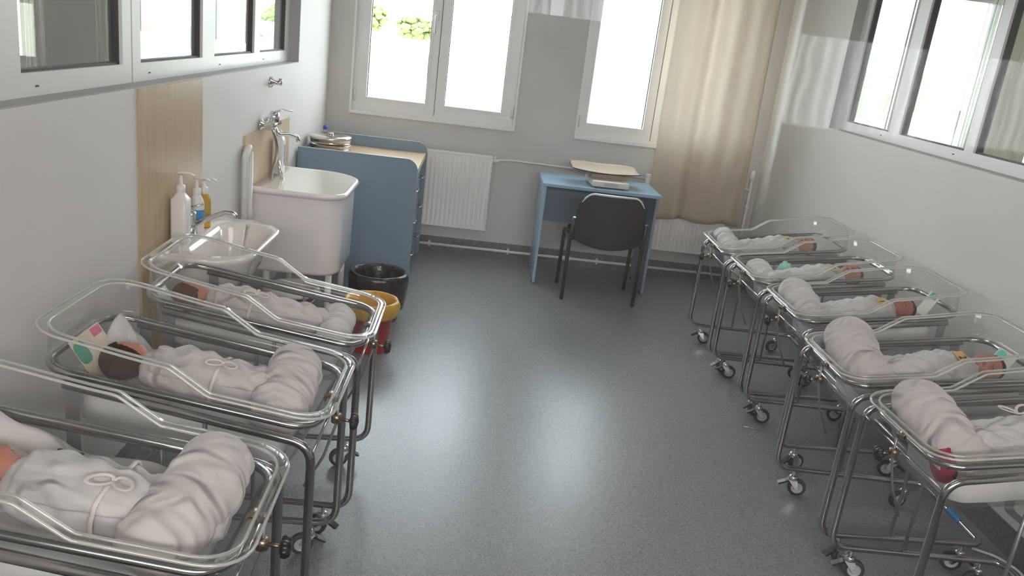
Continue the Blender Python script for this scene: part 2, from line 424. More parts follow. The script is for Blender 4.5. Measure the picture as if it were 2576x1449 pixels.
def fillet(pts, r, n=6, closed=False):
    pts = [Vector(p) for p in pts]; out = []; N = len(pts)
    for i in range(N):
        if not closed and i in (0, N-1): out.append(pts[i]); continue
        a, b, c = pts[i-1], pts[i], pts[(i+1) % N]
        rr = r[i] if isinstance(r, (list, tuple)) else r
        d1, d2 = (a-b), (c-b)
        ang = d1.angle(d2)
        if rr <= 0 or ang > math.pi-0.02: out.append(b); continue
        t = min(rr/math.tan(ang/2), d1.length*0.49, d2.length*0.49)
        p1, p2 = b+d1.normalized()*t, b+d2.normalized()*t
        for k in range(n+1):
            q = k/n
            out.append((1-q)**2*p1+2*q*(1-q)*b+q*q*p2)
    return out

def tag(o, label, cat, group=None, kind=None):
    o['label'] = label
    if cat: o['category'] = cat
    if group: o['group'] = group
    if kind: o['kind'] = kind
    return o
def struct(o, label, cat):
    return tag(o, label, cat, None, 'structure')
def thing(name, label, cat, loc=(0, 0, 0), rz=0.0, group=None):
    o = bpy.data.objects.new(name, None); col.objects.link(o)
    o.location = loc; o.rotation_euler = (0, 0, rz); o.empty_display_size = 0.1
    return tag(o, label, cat, group)
def sstep(a, b, x):
    t = max(0, min(1, (x-a)/(b-a))); return t*t*(3-2*t)
def lerp(a, b, t): return a+(b-a)*t
def N3(x, y, z): return noise.noise(Vector((x, y, z)))

# ------------------------------------------------------------------ room shell
def holed(name, axis, p0, p1, u0, u1, z0, z1, holes, mat, label, cat='wall'):
    us = sorted({u0, u1, *[h[0] for h in holes], *[h[1] for h in holes]})
    zs = sorted({z0, z1, *[h[2] for h in holes], *[h[3] for h in holes]})
    mb = MB()
    for i in range(len(us)-1):
        for j in range(len(zs)-1):
            uc, zc = (us[i]+us[i+1])/2, (zs[j]+zs[j+1])/2
            if any(h[0] < uc < h[1] and h[2] < zc < h[3] for h in holes): continue
            if axis == 'x': mb.bb(p0, p1, us[i], us[i+1], zs[j], zs[j+1])
            else: mb.bb(us[i], us[i+1], p0, p1, zs[j], zs[j+1])
    o = mb.build(name, mat)
    return struct(o, label, cat)

WINL2 = (-4.7, -3.36, 1.03, 2.45)
WINL = (-2.66, -1.45, 1.03, 2.45)
OPL = (1.0, 5.365, 1.39, 2.42)
OPR = (1.0, 5.30, 1.385, 2.42)
OBS = (-1.0, 1.9, 0.95, 2.30)
struct(MB().bb(LRX-0.2, RRX+0.2, COR-0.3, YB+BT, -0.12, 0).build('floor', 'floor'), 'grey speckled vinyl floor', 'floor')
struct(MB().bb(LRX-0.2, RRX+0.2, COR-0.3, YB+BT, ZC, ZC+0.15).build('ceiling', 'ceil'), 'white ceiling above the frame', 'ceiling')
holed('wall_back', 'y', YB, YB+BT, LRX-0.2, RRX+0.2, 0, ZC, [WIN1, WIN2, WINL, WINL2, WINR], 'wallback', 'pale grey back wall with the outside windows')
holed('wall_left', 'x', XL-0.12, XL, YF, YB, 0, ZC, [OPL], 'wall', 'white left wall with a long internal window')
holed('wall_right', 'x', XR, XR+0.12, YF, YB, 0, ZC, [OPR], 'wall', 'white right wall with a long internal window')
holed('wall_front', 'y', YF-0.10, YF, LRX, RRX, 0, ZC, [OBS], 'wall', 'white front wall round the observation window')
holed('wall_corridor', 'y', COR-0.3, COR, LRX-0.2, RRX+0.2, 0, ZC, CORW, 'wall', 'white corridor wall behind the camera')
holed('wall_far_left', 'x', LRX-0.2, LRX, COR, YB, 0, ZC, [], 'wall', 'far wall of the room on the left')
holed('wall_far_right', 'x', RRX, RRX+0.2, COR, YB, 0, ZC, [], 'wall', 'far wall of the room on the right')

# skirting of floor vinyl turned up the walls
def skirting(name, pts):
    mb = MB()
    for (x0, x1, y0, y1) in pts: mb.bb(x0, x1, y0, y1, 0, 0.118)
    o = mb.build(name, 'skirt'); struct(o, 'dark speckled vinyl skirting along the wall foot', 'skirting')
skirting('baseboard_back', [(XL, XR, YB-0.006, YB)])
skirting('baseboard_left', [(XL, XL+0.006, YF, YB-0.006)])
skirting('baseboard_right', [(XR-0.006, XR, YF, YB-0.006)])

def window_y(name, w, panes, rail, label, handle=None, depth=(0.03, 0.09), trim=True):
    """window in a wall of constant y; panes = list of (x0,x1)"""
    t = thing(name, label, 'window', ((w[0]+w[1])/2, YB, w[2])); t['kind'] = 'structure'
    ox, oz = (w[0]+w[1])/2, w[2]
    mb = MB(); y0, y1 = depth
    xs = [w[0]] + [k for p_ in panes for k in p_] + [w[1]]
    for i in range(0, len(xs), 2):
        mb.bb(xs[i]-ox, xs[i+1]-ox, y0, y1, 0, w[3]-oz)
    for (a, b) in panes:
        mb.bb(a-ox, b-ox, y0, y1, 0, rail)
        mb.bb(a-ox, b-ox, y0, y1, w[3]-oz-0.09, w[3]-oz)
    for (a, b) in panes:      # raised sash beads
        for (p0, p1, q0, q1) in ((a-0.016, a, rail-0.016, w[3]-oz-0.075), (b, b+0.016, rail-0.016, w[3]-oz-0.075)):
            mb.bb(p0-ox, p1-ox, y0-0.006, y0, q0, q1)
        mb.bb(a-ox, b-ox, y0-0.006, y0, rail-0.016, rail)
    mb.build('frame', 'pvc', t)
    if trim:
        tb = MB(); W2 = (w[1]-w[0])/2
        tb.bb(-W2-0.012, W2+0.012, -0.016, 0.03, -0.022, 0.004, bev=0.003)
        tb.bb(-W2-0.012, -W2+0.004, -0.010, 0.03, 0.004, w[3]-oz)
        tb.bb(W2-0.004, W2+0.012, -0.010, 0.03, 0.004, w[3]-oz)
        tb.build('sill_trim', 'pvc', t)
    for i in range(len(panes)-1):
        xm = (panes[i][1]+panes[i+1][0])/2-ox
        MB().bb(xm-0.002, xm+0.002, y0-0.002, y0+0.004, 0.02, w[3]-oz).build('sash_seam', 'gasket', t)
    for (a, b) in panes:
        MB().bb(a-ox-0.004, b-ox+0.004, (y0+y1)/2-0.004, (y0+y1)/2+0.004, rail-0.004, w[3]-oz-0.08).build('pane', 'pane', t)
        g = MB()
        for (x0, x1) in ((a-ox, a-ox+0.005), (b-ox-0.005, b-ox)): g.bb(x0, x1, (y0+y1)/2-0.008, (y0+y1)/2+0.008, rail, w[3]-oz-0.09)
        g.build('gasket', 'gasket', t)
    if handle:
        h = MB(); hx, hz = handle[0]-ox, handle[1]-oz
        h.box((hx, y0-0.01, hz), (0.028, 0.014, 0.07), bev=0.004)
        h.tube(fillet([(hx, y0-0.012, hz), (hx, y0-0.045, hz), (hx, y0-0.045, hz-0.125)], 0.015), 0.009, 8)
        h.build('handle', 'plastic', t)
    for xx in (w[0]-ox+0.018, w[1]-ox-0.018):
        MB().tube([(xx, y0-0.008, 0.07), (xx, y0-0.008, 0.155)], [0.008, 0.0082], 8).build('hinge', 'pvc', t)
    return t
window_y('window_1', WIN1, [(-0.88, -0.43), (-0.288, 0.155)], 0.107, 'white double casement window on the left of the back wall', (-0.40, 1.78))
window_y('window_2', WIN2, [(0.817, 1.257), (1.40, 1.88)], 0.107, 'white casement window half behind the beige curtain', None)
window_y('window_3', WINL, [(-2.57, -2.10), (-2.02, -1.585)], 0.107, 'outside window of the room seen through the left internal window', None)
window_y('window_4', WINL2, [(-4.6, -4.1), (-4.0, -3.42)], 0.107, 'outside window at the far left edge of the photo', None)
window_y('window_5', WINR, [(2.86, 3.16), (3.27, 3.72), (3.80, 4.68)], 0.107, 'outside window of the room seen through the right internal window', None)

def window_x(name, x, sgn, op, panes, zglass, label):
    """long internal window; x = room face of the wall, sgn = +1 if the wall lies on the -x side of the room"""
    t = thing(name, label, 'window', (x, (op[0]+op[1])/2, op[2])); t['kind'] = 'structure'
    oy, oz = (op[0]+op[1])/2, op[2]
    d = 0.065
    X = lambda a: -sgn*a             # depth into the wall
    mb = MB()
    ys = [op[0]] + [k for p_ in panes for k in p_] + [op[1]]
    for i in range(0, len(ys), 2):
        mb.bb(*sorted((X(d), X(d+0.05))), ys[i]-oy, ys[i+1]-oy, 0, op[3]-oz)
    for (a, b) in panes:
        mb.bb(*sorted((X(d), X(d+0.05))), a-oy, b-oy, 0, zglass-oz)
        mb.bb(*sorted((X(d), X(d+0.05))), a-oy, b-oy, op[3]-oz-0.06, op[3]-oz)
    mb.build('frame', 'pvc', t)
    MB().bb(*sorted((X(0.0006), X(d))), op[0]-oy+0.001, op[1]-oy-0.001, 0.0005, 0.004).build('sill_board', 'revealshade', t)
    MB().bb(*sorted((X(0.0006), X(d))), op[1]-oy-0.005, op[1]-oy-0.001, 0.004, op[3]-oz-0.001).build('reveal_shade_sheet', 'revealshade', t)  # thin sheet that darkens the far jamb like shaded wall
    if sgn > 0:
        MB().bb(*sorted((X(d-0.001), X(d+0.003))), 3.0135-oy, 3.0175-oy, 0.004, op[3]-oz).build('frame_joint', 'radshade', t)
    for (a, b) in panes:
        MB().bb(*sorted((X(d+0.022), X(d+0.028))), a-oy-0.004, b-oy+0.004, zglass-oz-0.004, op[3]-oz-0.05).build('pane', 'pane', t)
        g = MB()
        for (q0, q1) in ((a-oy, a-oy+0.012), (b-oy-0.014, b-oy)): g.bb(*sorted((X(d+0.012), X(d+0.04))), q0, q1, zglass-oz, op[3]-oz-0.06)
        g.bb(*sorted((X(d+0.012), X(d+0.04))), a-oy, b-oy, zglass-oz, zglass-oz+0.007)
        g.build('gasket', 'gasket', t)
    for (a, b) in panes:
        MB().bb(*sorted((X(d-0.002), X(d+0.002))), a-oy+0.07, a-oy+0.085, 0.028, 0.033).build('drain_slot', 'gasket', t)
    return t
window_x('window_6', XL, 1, OPL, [(1.1, 1.5), (1.58, 2.2), (2.30, 2.94), (3.09, 3.755), (3.917, 4.58), (4.69, 5.296)], 1.458, 'long internal window with three white mullions in the left wall')
window_x('window_7', XR, -1, OPR, [(1.1, 1.5), (1.6, 2.2), (2.30, 3.0), (3.10, 3.79), (3.867, 4.517), (4.64, 5.21)], 1.443, 'long internal window in the right wall with curtains beyond')

# observation window that the photo was taken through
t = thing('window_8', 'large observation window the photo looks through', 'window', (0, YF-0.05, OBS[2])); t['kind'] = 'structure'
mb = MB()
for (x0, x1, z0, z1) in ((OBS[0], OBS[1], 0, 0.06), (OBS[0], OBS[1], OBS[3]-OBS[2]-0.06, OBS[3]-OBS[2]), (OBS[0], OBS[0]+0.06, 0.06, OBS[3]-OBS[2]-0.06), (OBS[1]-0.06, OBS[1], 0.06, OBS[3]-OBS[2]-0.06)):
    mb.bb(x0, x1, -0.03, 0.03, z0, z1)
mb.build('frame', 'pvc', t)
MB().bb(OBS[0]+0.05, OBS[1]-0.05, -0.003, 0.003, 0.05, OBS[3]-OBS[2]-0.05).build('pane', 'obs', t)

# corridor windows behind the camera
for wi, w in enumerate(CORW):
    t = thing('window_%d' % (9+wi), ('wide low', 'narrow tall')[wi]+' corridor window behind the camera', 'window', ((w[0]+w[1])/2, COR-0.05, w[2])); t['kind'] = 'structure'
    hw, hh = (w[1]-w[0])/2, w[3]-w[2]
    mb = MB()
    for (x0, x1, z0, z1) in ((-hw, hw, 0, 0.03), (-hw, hw, hh-0.03, hh), (-hw, -hw+0.03, 0.03, hh-0.03), (hw-0.03, hw, 0.03, hh-0.03)): mb.bb(x0, x1, -0.03, 0.03, z0, z1)
    mb.build('frame', 'pvc', t)
    MB().bb(-hw+0.02, hw-0.02, -0.003, 0.003, 0.02, hh-0.02).build('pane', 'pane', t)

# ------------------------------------------------------------------ outside
tag(MB().bb(-200, 200, YB+8, 400, -9.0, -8.8).build('ground', 'land'), 'pale open ground outside the windows', 'ground', None, 'structure')
def house(name, x, y, z0, w, d, h, mat, label, roofh=2.0, cols=4, rows=3, roofm='roof'):
    t = thing(name, label, 'building', (x, y, z0))
    MB().bb(-w/2, w/2, -d/2, d/2, 0, h).build('wall', mat, t)
    if roofh:
        MB().prism([(-w/2-0.4, h), (w/2+0.4, h), (0, h+roofh)], 'y', -d/2-0.4, d/2+0.4).build('roof', roofm, t)
    for i in range(cols):
        for j in range(rows):
            cx, cz = -w/2+(i+0.5)*w/cols, (j+0.5)*h/rows
            MB().bb(cx-0.45, cx+0.45, -d/2-0.03, -d/2+0.05, cz-0.6, cz+0.6).build('window', 'darkglass', t)
    return t
house('building', -9.5, 50, -8.8, 15, 7, 9.55, 'facade', 'bleached white building with small windows beyond the left casement', 0, 5, 4)
house('building', -21.5, 50, -8.8, 7.0, 7, 8.4, 'facade', 'bleached gabled building beyond the left internal window', 1.2, 3, 3)
house('building', 43, 78, -8.8, 7, 7, 8.0, 'facade2', 'cream building beyond the right internal window', 0, 3, 4)
house('house', 56.6, 100, -8.8, 4.2, 5, 10.9, 'facade', 'white house with a red roof below the hill', 1.5, 3, 4)
def tree(x, y, z, r_, h_, label, name='tree'):
    t = thing(name, label, 'tree', (x, y, -8.8), 0, 'trees beyond the left window')
    MB().tube([(0, 0, 0), (0.1, 0, (z+8.8)*0.7), (0, 0, z+8.8)], [0.35, 0.3, 0.15], 8).build('trunk', 'roof', t)
    rnd = random.Random(int(x*10)); mb = MB()
    for k in range(150):
        a, b_ = rnd.uniform(0, 6.283), rnd.uniform(-1, 1)
        q = rnd.uniform(0.55, 1.0)
        c = Vector((math.cos(a)*r_*q*math.sqrt(1-b_*b_), math.sin(a)*r_*q*math.sqrt(1-b_*b_)*0.7, b_*h_*q+z+8.8))
        s_ = rnd.uniform(0.18, 0.38)*r_*0.6
        bm = bmesh.new(); bmesh.ops.create_icosphere(bm, subdivisions=2, radius=1)
        vv = [c+Vector((v.co.x*s_, v.co.y*s_, v.co.z*s_*0.7))*(1+0.35*N3(v.co.x*2+k, v.co.y*2, v.co.z*2)) for v in bm.verts]
        ff = [[v.index for v in f.verts] for f in bm.faces]; bm.free()
        mb.add(vv, ff)
    mb.build('foliage', 'leaf', t)
for (x, y, z, r_, h_, lb) in ((-8.4, 58, 1.75, 1.5, 0.9, 'round sunlit tree nearest the left jamb of the casement'), (-5.2, 62, 1.35, 1.5, 0.8, 'pale sunlit tree beside the middle post of the casement'), (-16.5, 66, 0.9, 1.7, 0.8, 'sunlit tree beyond the left internal window')):
    tree(x, y, z, r_, h_, lb)
mb = MB()
mb.grid(lambda u, v: Vector((lerp(60, 330, u), lerp(230, 300, v), -9+math.sin(math.pi*min(1, v*1.05))*15*(0.75+0.25*math.sin(math.pi*u))*(1+0.12*N3(u*14, v*6, 2)))), 60, 16)
struct(mb.build('hill', 'hill'), 'green wooded hill beyond the right internal window', 'hill')

# ------------------------------------------------------------------ radiators, pipes
def radiator(x0, x1, label):
    z0, z1 = 0.225, 0.80
    t = thing('radiator', label, 'radiator', ((x0+x1)/2, YB-0.004, z0), 0, 'panel radiators under the windows')
    w, h = x1-x0, z1-z0
    mb = MB(); n = int(w/0.0333); seg = w/n
    prof = []
    for i in range(n):
        xs = -w/2+i*seg
        prof += [(xs, 0.0), (xs+seg*0.30, 0.0), (xs+seg*0.45, -0.010), (xs+seg*0.85, -0.010)]
    prof.append((w/2, 0))
    yb = -0.085
    rings = []
    for z in (0.0, 0.035, 0.055, h-0.055, h-0.035, h):
        k = 1 if 0.04 < z < h-0.04 else 0
        rings.append([(p[0], yb+(p[1] if k else -0.004), z) for p in prof])
    mb.loft(rings, False, False, 0, False)
    mb.bb(-w/2, w/2, yb+0.002, yb+0.016, 0, h)
    mb.bb(-w/2, w/2, -0.045, -0.03, 0, h)
    mb.build('panel', 'radiator', t)
    MB().bb(-w/2-0.003, w/2+0.003, -0.092, -0.028, h-0.004, h+0.010, bev=0.002).build('top_grille', 'radiator', t)
    for sx in (-w/2-0.004, w/2): MB().bb(sx, sx+0.004, -0.092, -0.028, 0.0, h).build('side_cover', 'radiator', t)
    for sx in (-w*0.3, w*0.3): MB().bb(sx-0.015, sx+0.015, -0.03, 0, 0.05, h-0.05).build('bracket', 'radiator', t)
    return t
radiator(-0.80, 0.125, 'white panel radiator between the blue changing table and the desk')
radiator(1.33, 2.0, 'white panel radiator half behind the beige curtain')

def pipe(name, pts, r, label, brackets=(), fr=0.03):
    o = MB().tube(fillet(pts, fr), r, 10).build(name, 'pipe')
    tag(o, label, 'pipe')
    for b_ in brackets:
        MB().bb(b_[0]-0.008, b_[0]+0.008, b_[1]-0.002, YB-0.007, b_[2]-0.022, b_[2]+0.022, bev=0.003).build('bracket', 'pipe', o)
    return o
pipe('heating_pipe', [(-1.12, 6.355, 0.064), (0.77, 6.355, 0.064), (2.12, 6.355, 0.064)], 0.0115, 'white heating pipe running along the back skirting', [(0.33, 6.355, 0.064), (1.05, 6.355, 0.064), (-0.3, 6.355, 0.064)])
MB().lathe([(0.016, -0.04), (0.02, -0.02), (0.02, 0.02), (0.016, 0.04)], (0.80, 6.355, 0.064), 12, 0, 'x').build('tee_joint', 'pipe', bpy.data.objects['heating_pipe'])
MB().tube([(0.80, 6.355, 0.064), (0.80, 6.355, 0.16), (0.83, 6.37, 0.22)], 0.010, 8).build('riser', 'pipe', bpy.data.objects['heating_pipe'])
p_ = pipe('radiator_pipe', [(0.125, 6.345, 0.775), (0.20, 6.345, 0.785), (0.30, 6.365, 0.79), (1.34, 6.365, 0.772)], 0.009, 'thin white pipe joining the two radiators at their tops', [])
MB().lathe([(0.008, 0), (0.017, 0.004), (0.017, 0.028), (0.011, 0.034), (0.011, 0.05)], (0.128, 6.345, 0.775), 12, 0, 'x').build('valve', 'plastic', p_)
MB().lathe([(0.006, -0.006), (0.013, 0.0), (0.013, 0.022), (0.006, 0.026)], (0.145, 6.345, 0.785), 12, 0, 'z').build('bleed_knob', 'plastic', p_)
r_ = tag(MB().tube([(2.165, 6.35, 0.06), (2.165, 6.35, 0.86)], 0.012, 10).build('riser_pipe', 'pipe'), 'white vertical riser pipe in the corner beside the curtain', 'pipe')
MB().lathe([(0.012, 0), (0.022, 0.005), (0.022, 0.05), (0.018, 0.06), (0.018, 0.075), (0.0, 0.08)], (2.165, 6.35, 0.85), 12).build('vent_cap', 'pipe', r_)
MB().tube([(2.006, 6.35, 0.775), (2.165, 6.35, 0.775)], 0.011, 8).build('branch', 'pipe', r_)
MB().lathe([(0.018, 0), (0.02, 0.01), (0.018, 0.03)], (2.165, 6.35, 0.63), 12).build('coupling', 'pipe', r_)

# ------------------------------------------------------------------ curtain
def curtain(name, x0, x1, y, z0, z1, label, mat, folds, amp, seed, hem=True):
    t = thing(name, label, 'curtain', ((x0+x1)/2, y, z0))
    w = x1-x0; rnd = random.Random(seed)
    ph = [rnd.uniform(0, 6.28) for _ in range(4)]
    def fn(u, v):
        s_ = 1-0.06*(1-v)
        x = (u-0.5)*w*(1.0+0.03*(1-v))
        f = math.sin(u*folds*6.283+ph[0]+0.5*math.sin(u*9+ph[1]))+0.45*math.sin(u*folds*2.3*6.283+ph[2])
        d = amp*f*(0.7+0.3*v)+0.006*math.sin(v*5+u*7+ph[3])
        return Vector((x, d, v*(z1-z0)+0.012*math.sin(u*folds*6.283+ph[1])*(1-v)))
    MB().grid(fn, 90, 40).build('cloth', mat, t, solid=0.0015)
    if hem:
        MB().tube([(-w/2-0.1, 0, z1-z0+0.02), (w/2+0.1, 0, z1-z0+0.02)], 0.012, 8).build('curtain_rod', 'pipe', t)
    return t
curtain('curtain', 1.355, 2.075, 6.215, 0.50, 2.52, 'long beige curtain hanging in front of the right back window', 'curtain', 2.1, 0.036, 3)
curtain('curtain', 2.90, 3.03, 6.30, 0.9, 2.5, 'narrow grey curtain seen in the first pane of the right internal window', 'sheer', 2, 0.02, 5)
curtain('curtain', 3.70, 4.18, 6.27, 0.7, 2.5, 'wide grey curtain seen in the rightmost panes of the internal window', 'netcurtain', 4, 0.025, 6)
curtain('curtain', -2.83, -2.75, 6.30, 0.7, 2.5, 'thin pale curtain edge in the middle of the leftmost internal pane', 'sheer', 1, 0.008, 9)
curtain('curtain', -3.33, -3.18, 6.30, 0.7, 2.5, 'pale curtain strip seen through the leftmost internal pane', 'sheer', 2, 0.015, 8)

curtain('curtain', 0.80, 2.10, COR+0.06, 1.48, 1.90, 'pale net curtain on the wide corridor window behind the camera', 'sheer', 6, 0.02, 11, False)
curtain('curtain', 0.02, 0.15, COR+0.06, 1.70, 2.35, 'left net curtain on the narrow corridor window', 'sheer', 2, 0.015, 12, False)
curtain('curtain', 0.19, 0.48, COR+0.06, 1.70, 2.35, 'right net curtain on the narrow corridor window', 'sheer', 3, 0.015, 13, False)

# ------------------------------------------------------------------ desk, scale, chair
DX0, DX1, DY0, DY1 = 0.488, 1.338, 5.735, 6.26
d = thing('desk', 'small pale blue desk with two panel sides by the back wall', 'desk', ((DX0+DX1)/2, (DY0+DY1)/2, 0))
w, dp = DX1-DX0, DY1-DY0
MB().box((0, 0, 0.739), (w, dp, 0.022), bev=0.002).build('desktop', 'bluetop', d)
for sx in (-1, 1):
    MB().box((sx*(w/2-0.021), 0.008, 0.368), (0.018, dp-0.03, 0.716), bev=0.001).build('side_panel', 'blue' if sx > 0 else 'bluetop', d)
    for sy in (-1, 1): MB().lathe([(0.014, 0), (0.014, 0.012)], (sx*(w/2-0.021), 0.008+sy*(dp/2-0.06), 0), 10, cap=True).build('foot', 'black', d)
MB().box((0, dp/2-0.06, 0.56), (w-0.06, 0.016, 0.335)).build('modesty_panel', 'blue', d)

sc_ = thing('baby_scale', 'baby weighing scale with a beige curved tray on the blue desk', 'scale', (0.945, 6.0, 0.75), R(4))
MB().box((0.015, -0.06, 0.028), (0.27, 0.30, 0.042), bev=0.012).build('base', 'scale', sc_)
MB().box((0.015, -0.06, 0.004), (0.22, 0.25, 0.008)).build('foot_pad', 'black', sc_)
MB().box((0.02, 0.0, 0.062), (0.25, 0.16, 0.034), bev=0.004).build('pedestal', 'tray', sc_)
def trayfn(u, v):
    a = (u-0.5)*0.50
    e = (v-0.5)*0.27
    lim = (abs(u-0.5)*2)
    half = 0.135*(1-0.35*lim**5)
    e = (v-0.5)*2*half
    return Vector((a, e, 0.086+0.030*(abs(a)/0.28)**2.2*(1 if a < 0 else 0.8)+0.026*(abs(e)/0.135)**2.5+0.13*e))
MB().grid(trayfn, 36, 16).build('tray', 'tray', sc_, solid=0.006)
rim = [trayfn(i/36, 0) for i in range(37)]+[trayfn(1, j/16) for j in range(1, 17)]+[trayfn(1-i/36, 1) for i in range(1, 37)]+[trayfn(0, 1-j/16) for j in range(1, 16)]
MB().tube(rim, 0.0045, 6, True).build('tray_rim', 'traydark', sc_)
MB().box((0.015, -0.212, 0.030), (0.10, 0.004, 0.022)).build('display', 'grayplastic', sc_)

ch = thing('chair', 'black stacking chair with its back to the photo at the desk', 'chair', (0.945, 5.66, 0))
def seat_fn(u, v):
    x = (u-0.5)*0.46; y = (v-0.5)*0.40
    return Vector((x, y, 0.455-0.018*math.cos((u-0.5)*3.0)*1.0+0.01*(1-v)-0.02*sstep(0.8, 1, v)))
MB().grid(seat_fn, 20, 16).build('seat', 'vinyl', ch, solid=0.035)
def back_fn(u, v):
    hw = 0.233*(1-0.10*abs(2*v-1)**4)
    x = (2*u-1)*hw
    zz = v
    rc = abs(2*u-1)
    top = 0.775-0.055*max(0, (rc-0.62)/0.38)**2.4*1.2
    bot = 0.395+0.045*rc**2.2
    z = lerp(bot, top, v)
    y = -0.235-0.055*(z-0.40)/0.38+0.030*rc**2
    return Vector((x, y, z))
MB().grid(back_fn, 24, 20).build('backrest', 'vinyl', ch, solid=0.030, sub=1)
MB().tube([back_fn(i/24, 1)+Vector((0, -0.012, 0.0)) for i in range(25)], 0.007, 6).build('backrest_piping', 'edge', ch)
for sx in (-1, 1):
    MB().tube(fillet([(sx*0.252, -0.20, 0.0), (sx*0.252, -0.205, 0.42), (sx*0.25, -0.225, 0.47), (sx*0.244, -0.255, 0.60)], 0.03), 0.0135, 10, flat=(1.0, 1.0)).build('rear_leg', 'chairleg', ch)
    MB().tube(fillet([(sx*0.252, 0.20, 0.0), (sx*0.252, 0.16, 0.432), (sx*0.25, -0.19, 0.425)], 0.04), 0.0135, 10).build('front_leg', 'chairleg', ch)
for yy in (-0.1, 0.1): MB().tube([(-0.245, yy, 0.418), (0.245, yy, 0.418)], 0.009, 8).build('seat_rail', 'chairleg', ch)

# ------------------------------------------------------------------ blue changing table
ct = thing('changing_table', 'grey blue changing table with raised rounded side panels', 'changing table', (-0.78, 5.85, 0))
X0, X1 = XL+0.01, -0.372
def side_poly(zt, r_):
    p = [(X0+0.78, 0.0), (X1+0.78, 0.0)]
    for k in range(9):
        a = k/8*math.pi/2
        p.append((X1+0.78-r_+r_*math.cos(a), zt-r_+r_*math.sin(a)))
    p.append((X0+0.78, zt))
    return p
for nm, y0, y1 in (('side_panel', 5.394-5.85, 5.412-5.85), ('side_panel', 6.270-5.85, 6.288-5.85)):
    MB().prism(side_poly(0.862, 0.075), 'y', y0, y1).build(nm, 'blue', ct)
    pl_ = side_poly(0.8625, 0.0755)
    eb = MB()
    q = pl_[2:]
    eb.loft([[(p[0], y0-0.0006, p[1]) for p in q], [(p[0]+0.0, y0-0.0006, p[1]+0.0015) for p in q], [(p[0], y1+0.0006, p[1]+0.0015) for p in q], [(p[0], y1+0.0006, p[1]) for p in q]], False, False, 0, False)
    eb.build('edge_band', 'edge', ct)
MB().bb(X0+0.78, X1+0.78-0.03, 5.414-5.85, 6.268-5.85, 0.765, 0.783).build('top_board', 'pad', ct)
MB().bb(X0+0.78, X0+0.795, 5.414-5.85, 6.268-5.85, 0.06, 0.84).build('back_panel', 'blue', ct)
MB().prism([(X1+0.73, 0.725), (X1+0.772, 0.745), (X1+0.772, 0.785), (X1+0.73, 0.785)], 'y', 5.414-5.85, 6.268-5.85).build('front_lip', 'pad', ct)
zs = [(0.055, 0.275), (0.285, 0.50), (0.51, 0.715)]
for (z0, z1) in zs:
    dr = MB().bb(X1+0.73, X1+0.748, 5.416-5.85, 6.266-5.85, z0, z1, bev=0.001).build('drawer', 'blue', ct)
    for yy in (5.56, 6.1):
        zc = (z0+z1)/2+0.02
        MB().tube(fillet([(X1+0.748, yy-5.85-0.05, zc), (X1+0.782, yy-5.85-0.05, zc), (X1+0.782, yy-5.85+0.05, zc), (X1+0.748, yy-5.85+0.05, zc)], 0.008), 0.0045, 8).build('handle', 'chrome2', dr)
MB().bb(X0+0.80, X1+0.72, 5.414-5.85, 6.268-5.85, 0.0, 0.05).build('plinth', 'blue', ct)

def steam_tray(z, label, lid):
    t = thing('steel_tray', label, 'tray', (-1.005, 5.72, z), 0, 'stacked round steel trays')
    MB().lathe([(0.0, 0.0), (0.125, 0.0), (0.135, 0.006), (0.138, 0.030), (0.142, 0.033), (0.142, 0.037), (0.134, 0.036), (0.130, 0.012), (0.0, 0.009)], (0, 0, 0), 36, sx=1.0, sy=1.0).build('pan', 'steel', t)
    if lid:
        MB().lathe([(0.144, 0.036), (0.146, 0.046), (0.140, 0.054), (0.10, 0.060), (0.05, 0.055), (0.03, 0.060), (0.0, 0.061)], (0, 0, 0), 36).build('lid', 'steel', t)
        MB().lathe([(0.0, 0.060), (0.018, 0.061), (0.020, 0.070), (0.0, 0.074)], (0, 0, 0), 16).build('knob', 'steel', t)
steam_tray(0.784, 'round steel tray at the bottom of the stack on the changing table', False)
steam_tray(0.822, 'round steel tray in the middle of the stack on the changing table', False)
steam_tray(0.860, 'round steel tray with a lid on top of the stack', True)
bt = thing('bottle', 'clear bottle with a blue cap behind the steel trays', 'bottle', (-1.10, 6.02, 0.784))
MB().lathe([(0.0, 0.0), (0.026, 0.0), (0.029, 0.006), (0.029, 0.085), (0.022, 0.105), (0.011, 0.12), (0.011, 0.128)], n=18).build('body', 'bottleclear', bt)
MB().lathe([(0.014, 0.126), (0.0145, 0.152), (0.0, 0.154)], n=16).build('cap', 'bluecap', bt)

# ------------------------------------------------------------------ left wall: panels, washbasin, tub
tag(MB().bb(0, 0.008, 2.89-3.215, 3.54-3.215, 0.12, 1.388).build('wall_panel', 'tan', None, Matrix.Translation((XL, 3.215, 0))), 'tall tan board on the wall behind the washbasin', 'panel')
tag(MB().bb(0, 0.010, -0.478, 0.478, 0.72, 1.075).build('wall_panel', 'tan2', None, Matrix.Translation((XL, 4.66, 0))), 'low pale tan board on the wall behind the baby tub', 'panel')

def rrect(x0, x1, y0, y1, r_, n=6):
    pts = []
    rr = r_ if isinstance(r_, (list, tuple)) else [r_]*4
    for (cx, cy, a0, q) in ((x1-rr[0], y1-rr[0], 0, rr[0]), (x0+rr[1], y1-rr[1], 90, rr[1]), (x0+rr[2], y0+rr[2], 180, rr[2]), (x1-rr[3], y0+rr[3], 270, rr[3])):
        for k in range(n+1):
            a = R(a0+90*k/n); pts.append((cx+q*math.cos(a), cy+q*math.sin(a)))
    return pts
def ring3(p, z, dz=None): return [Vector((a, b, z+(dz(a, b) if dz else 0))) for a, b in p]

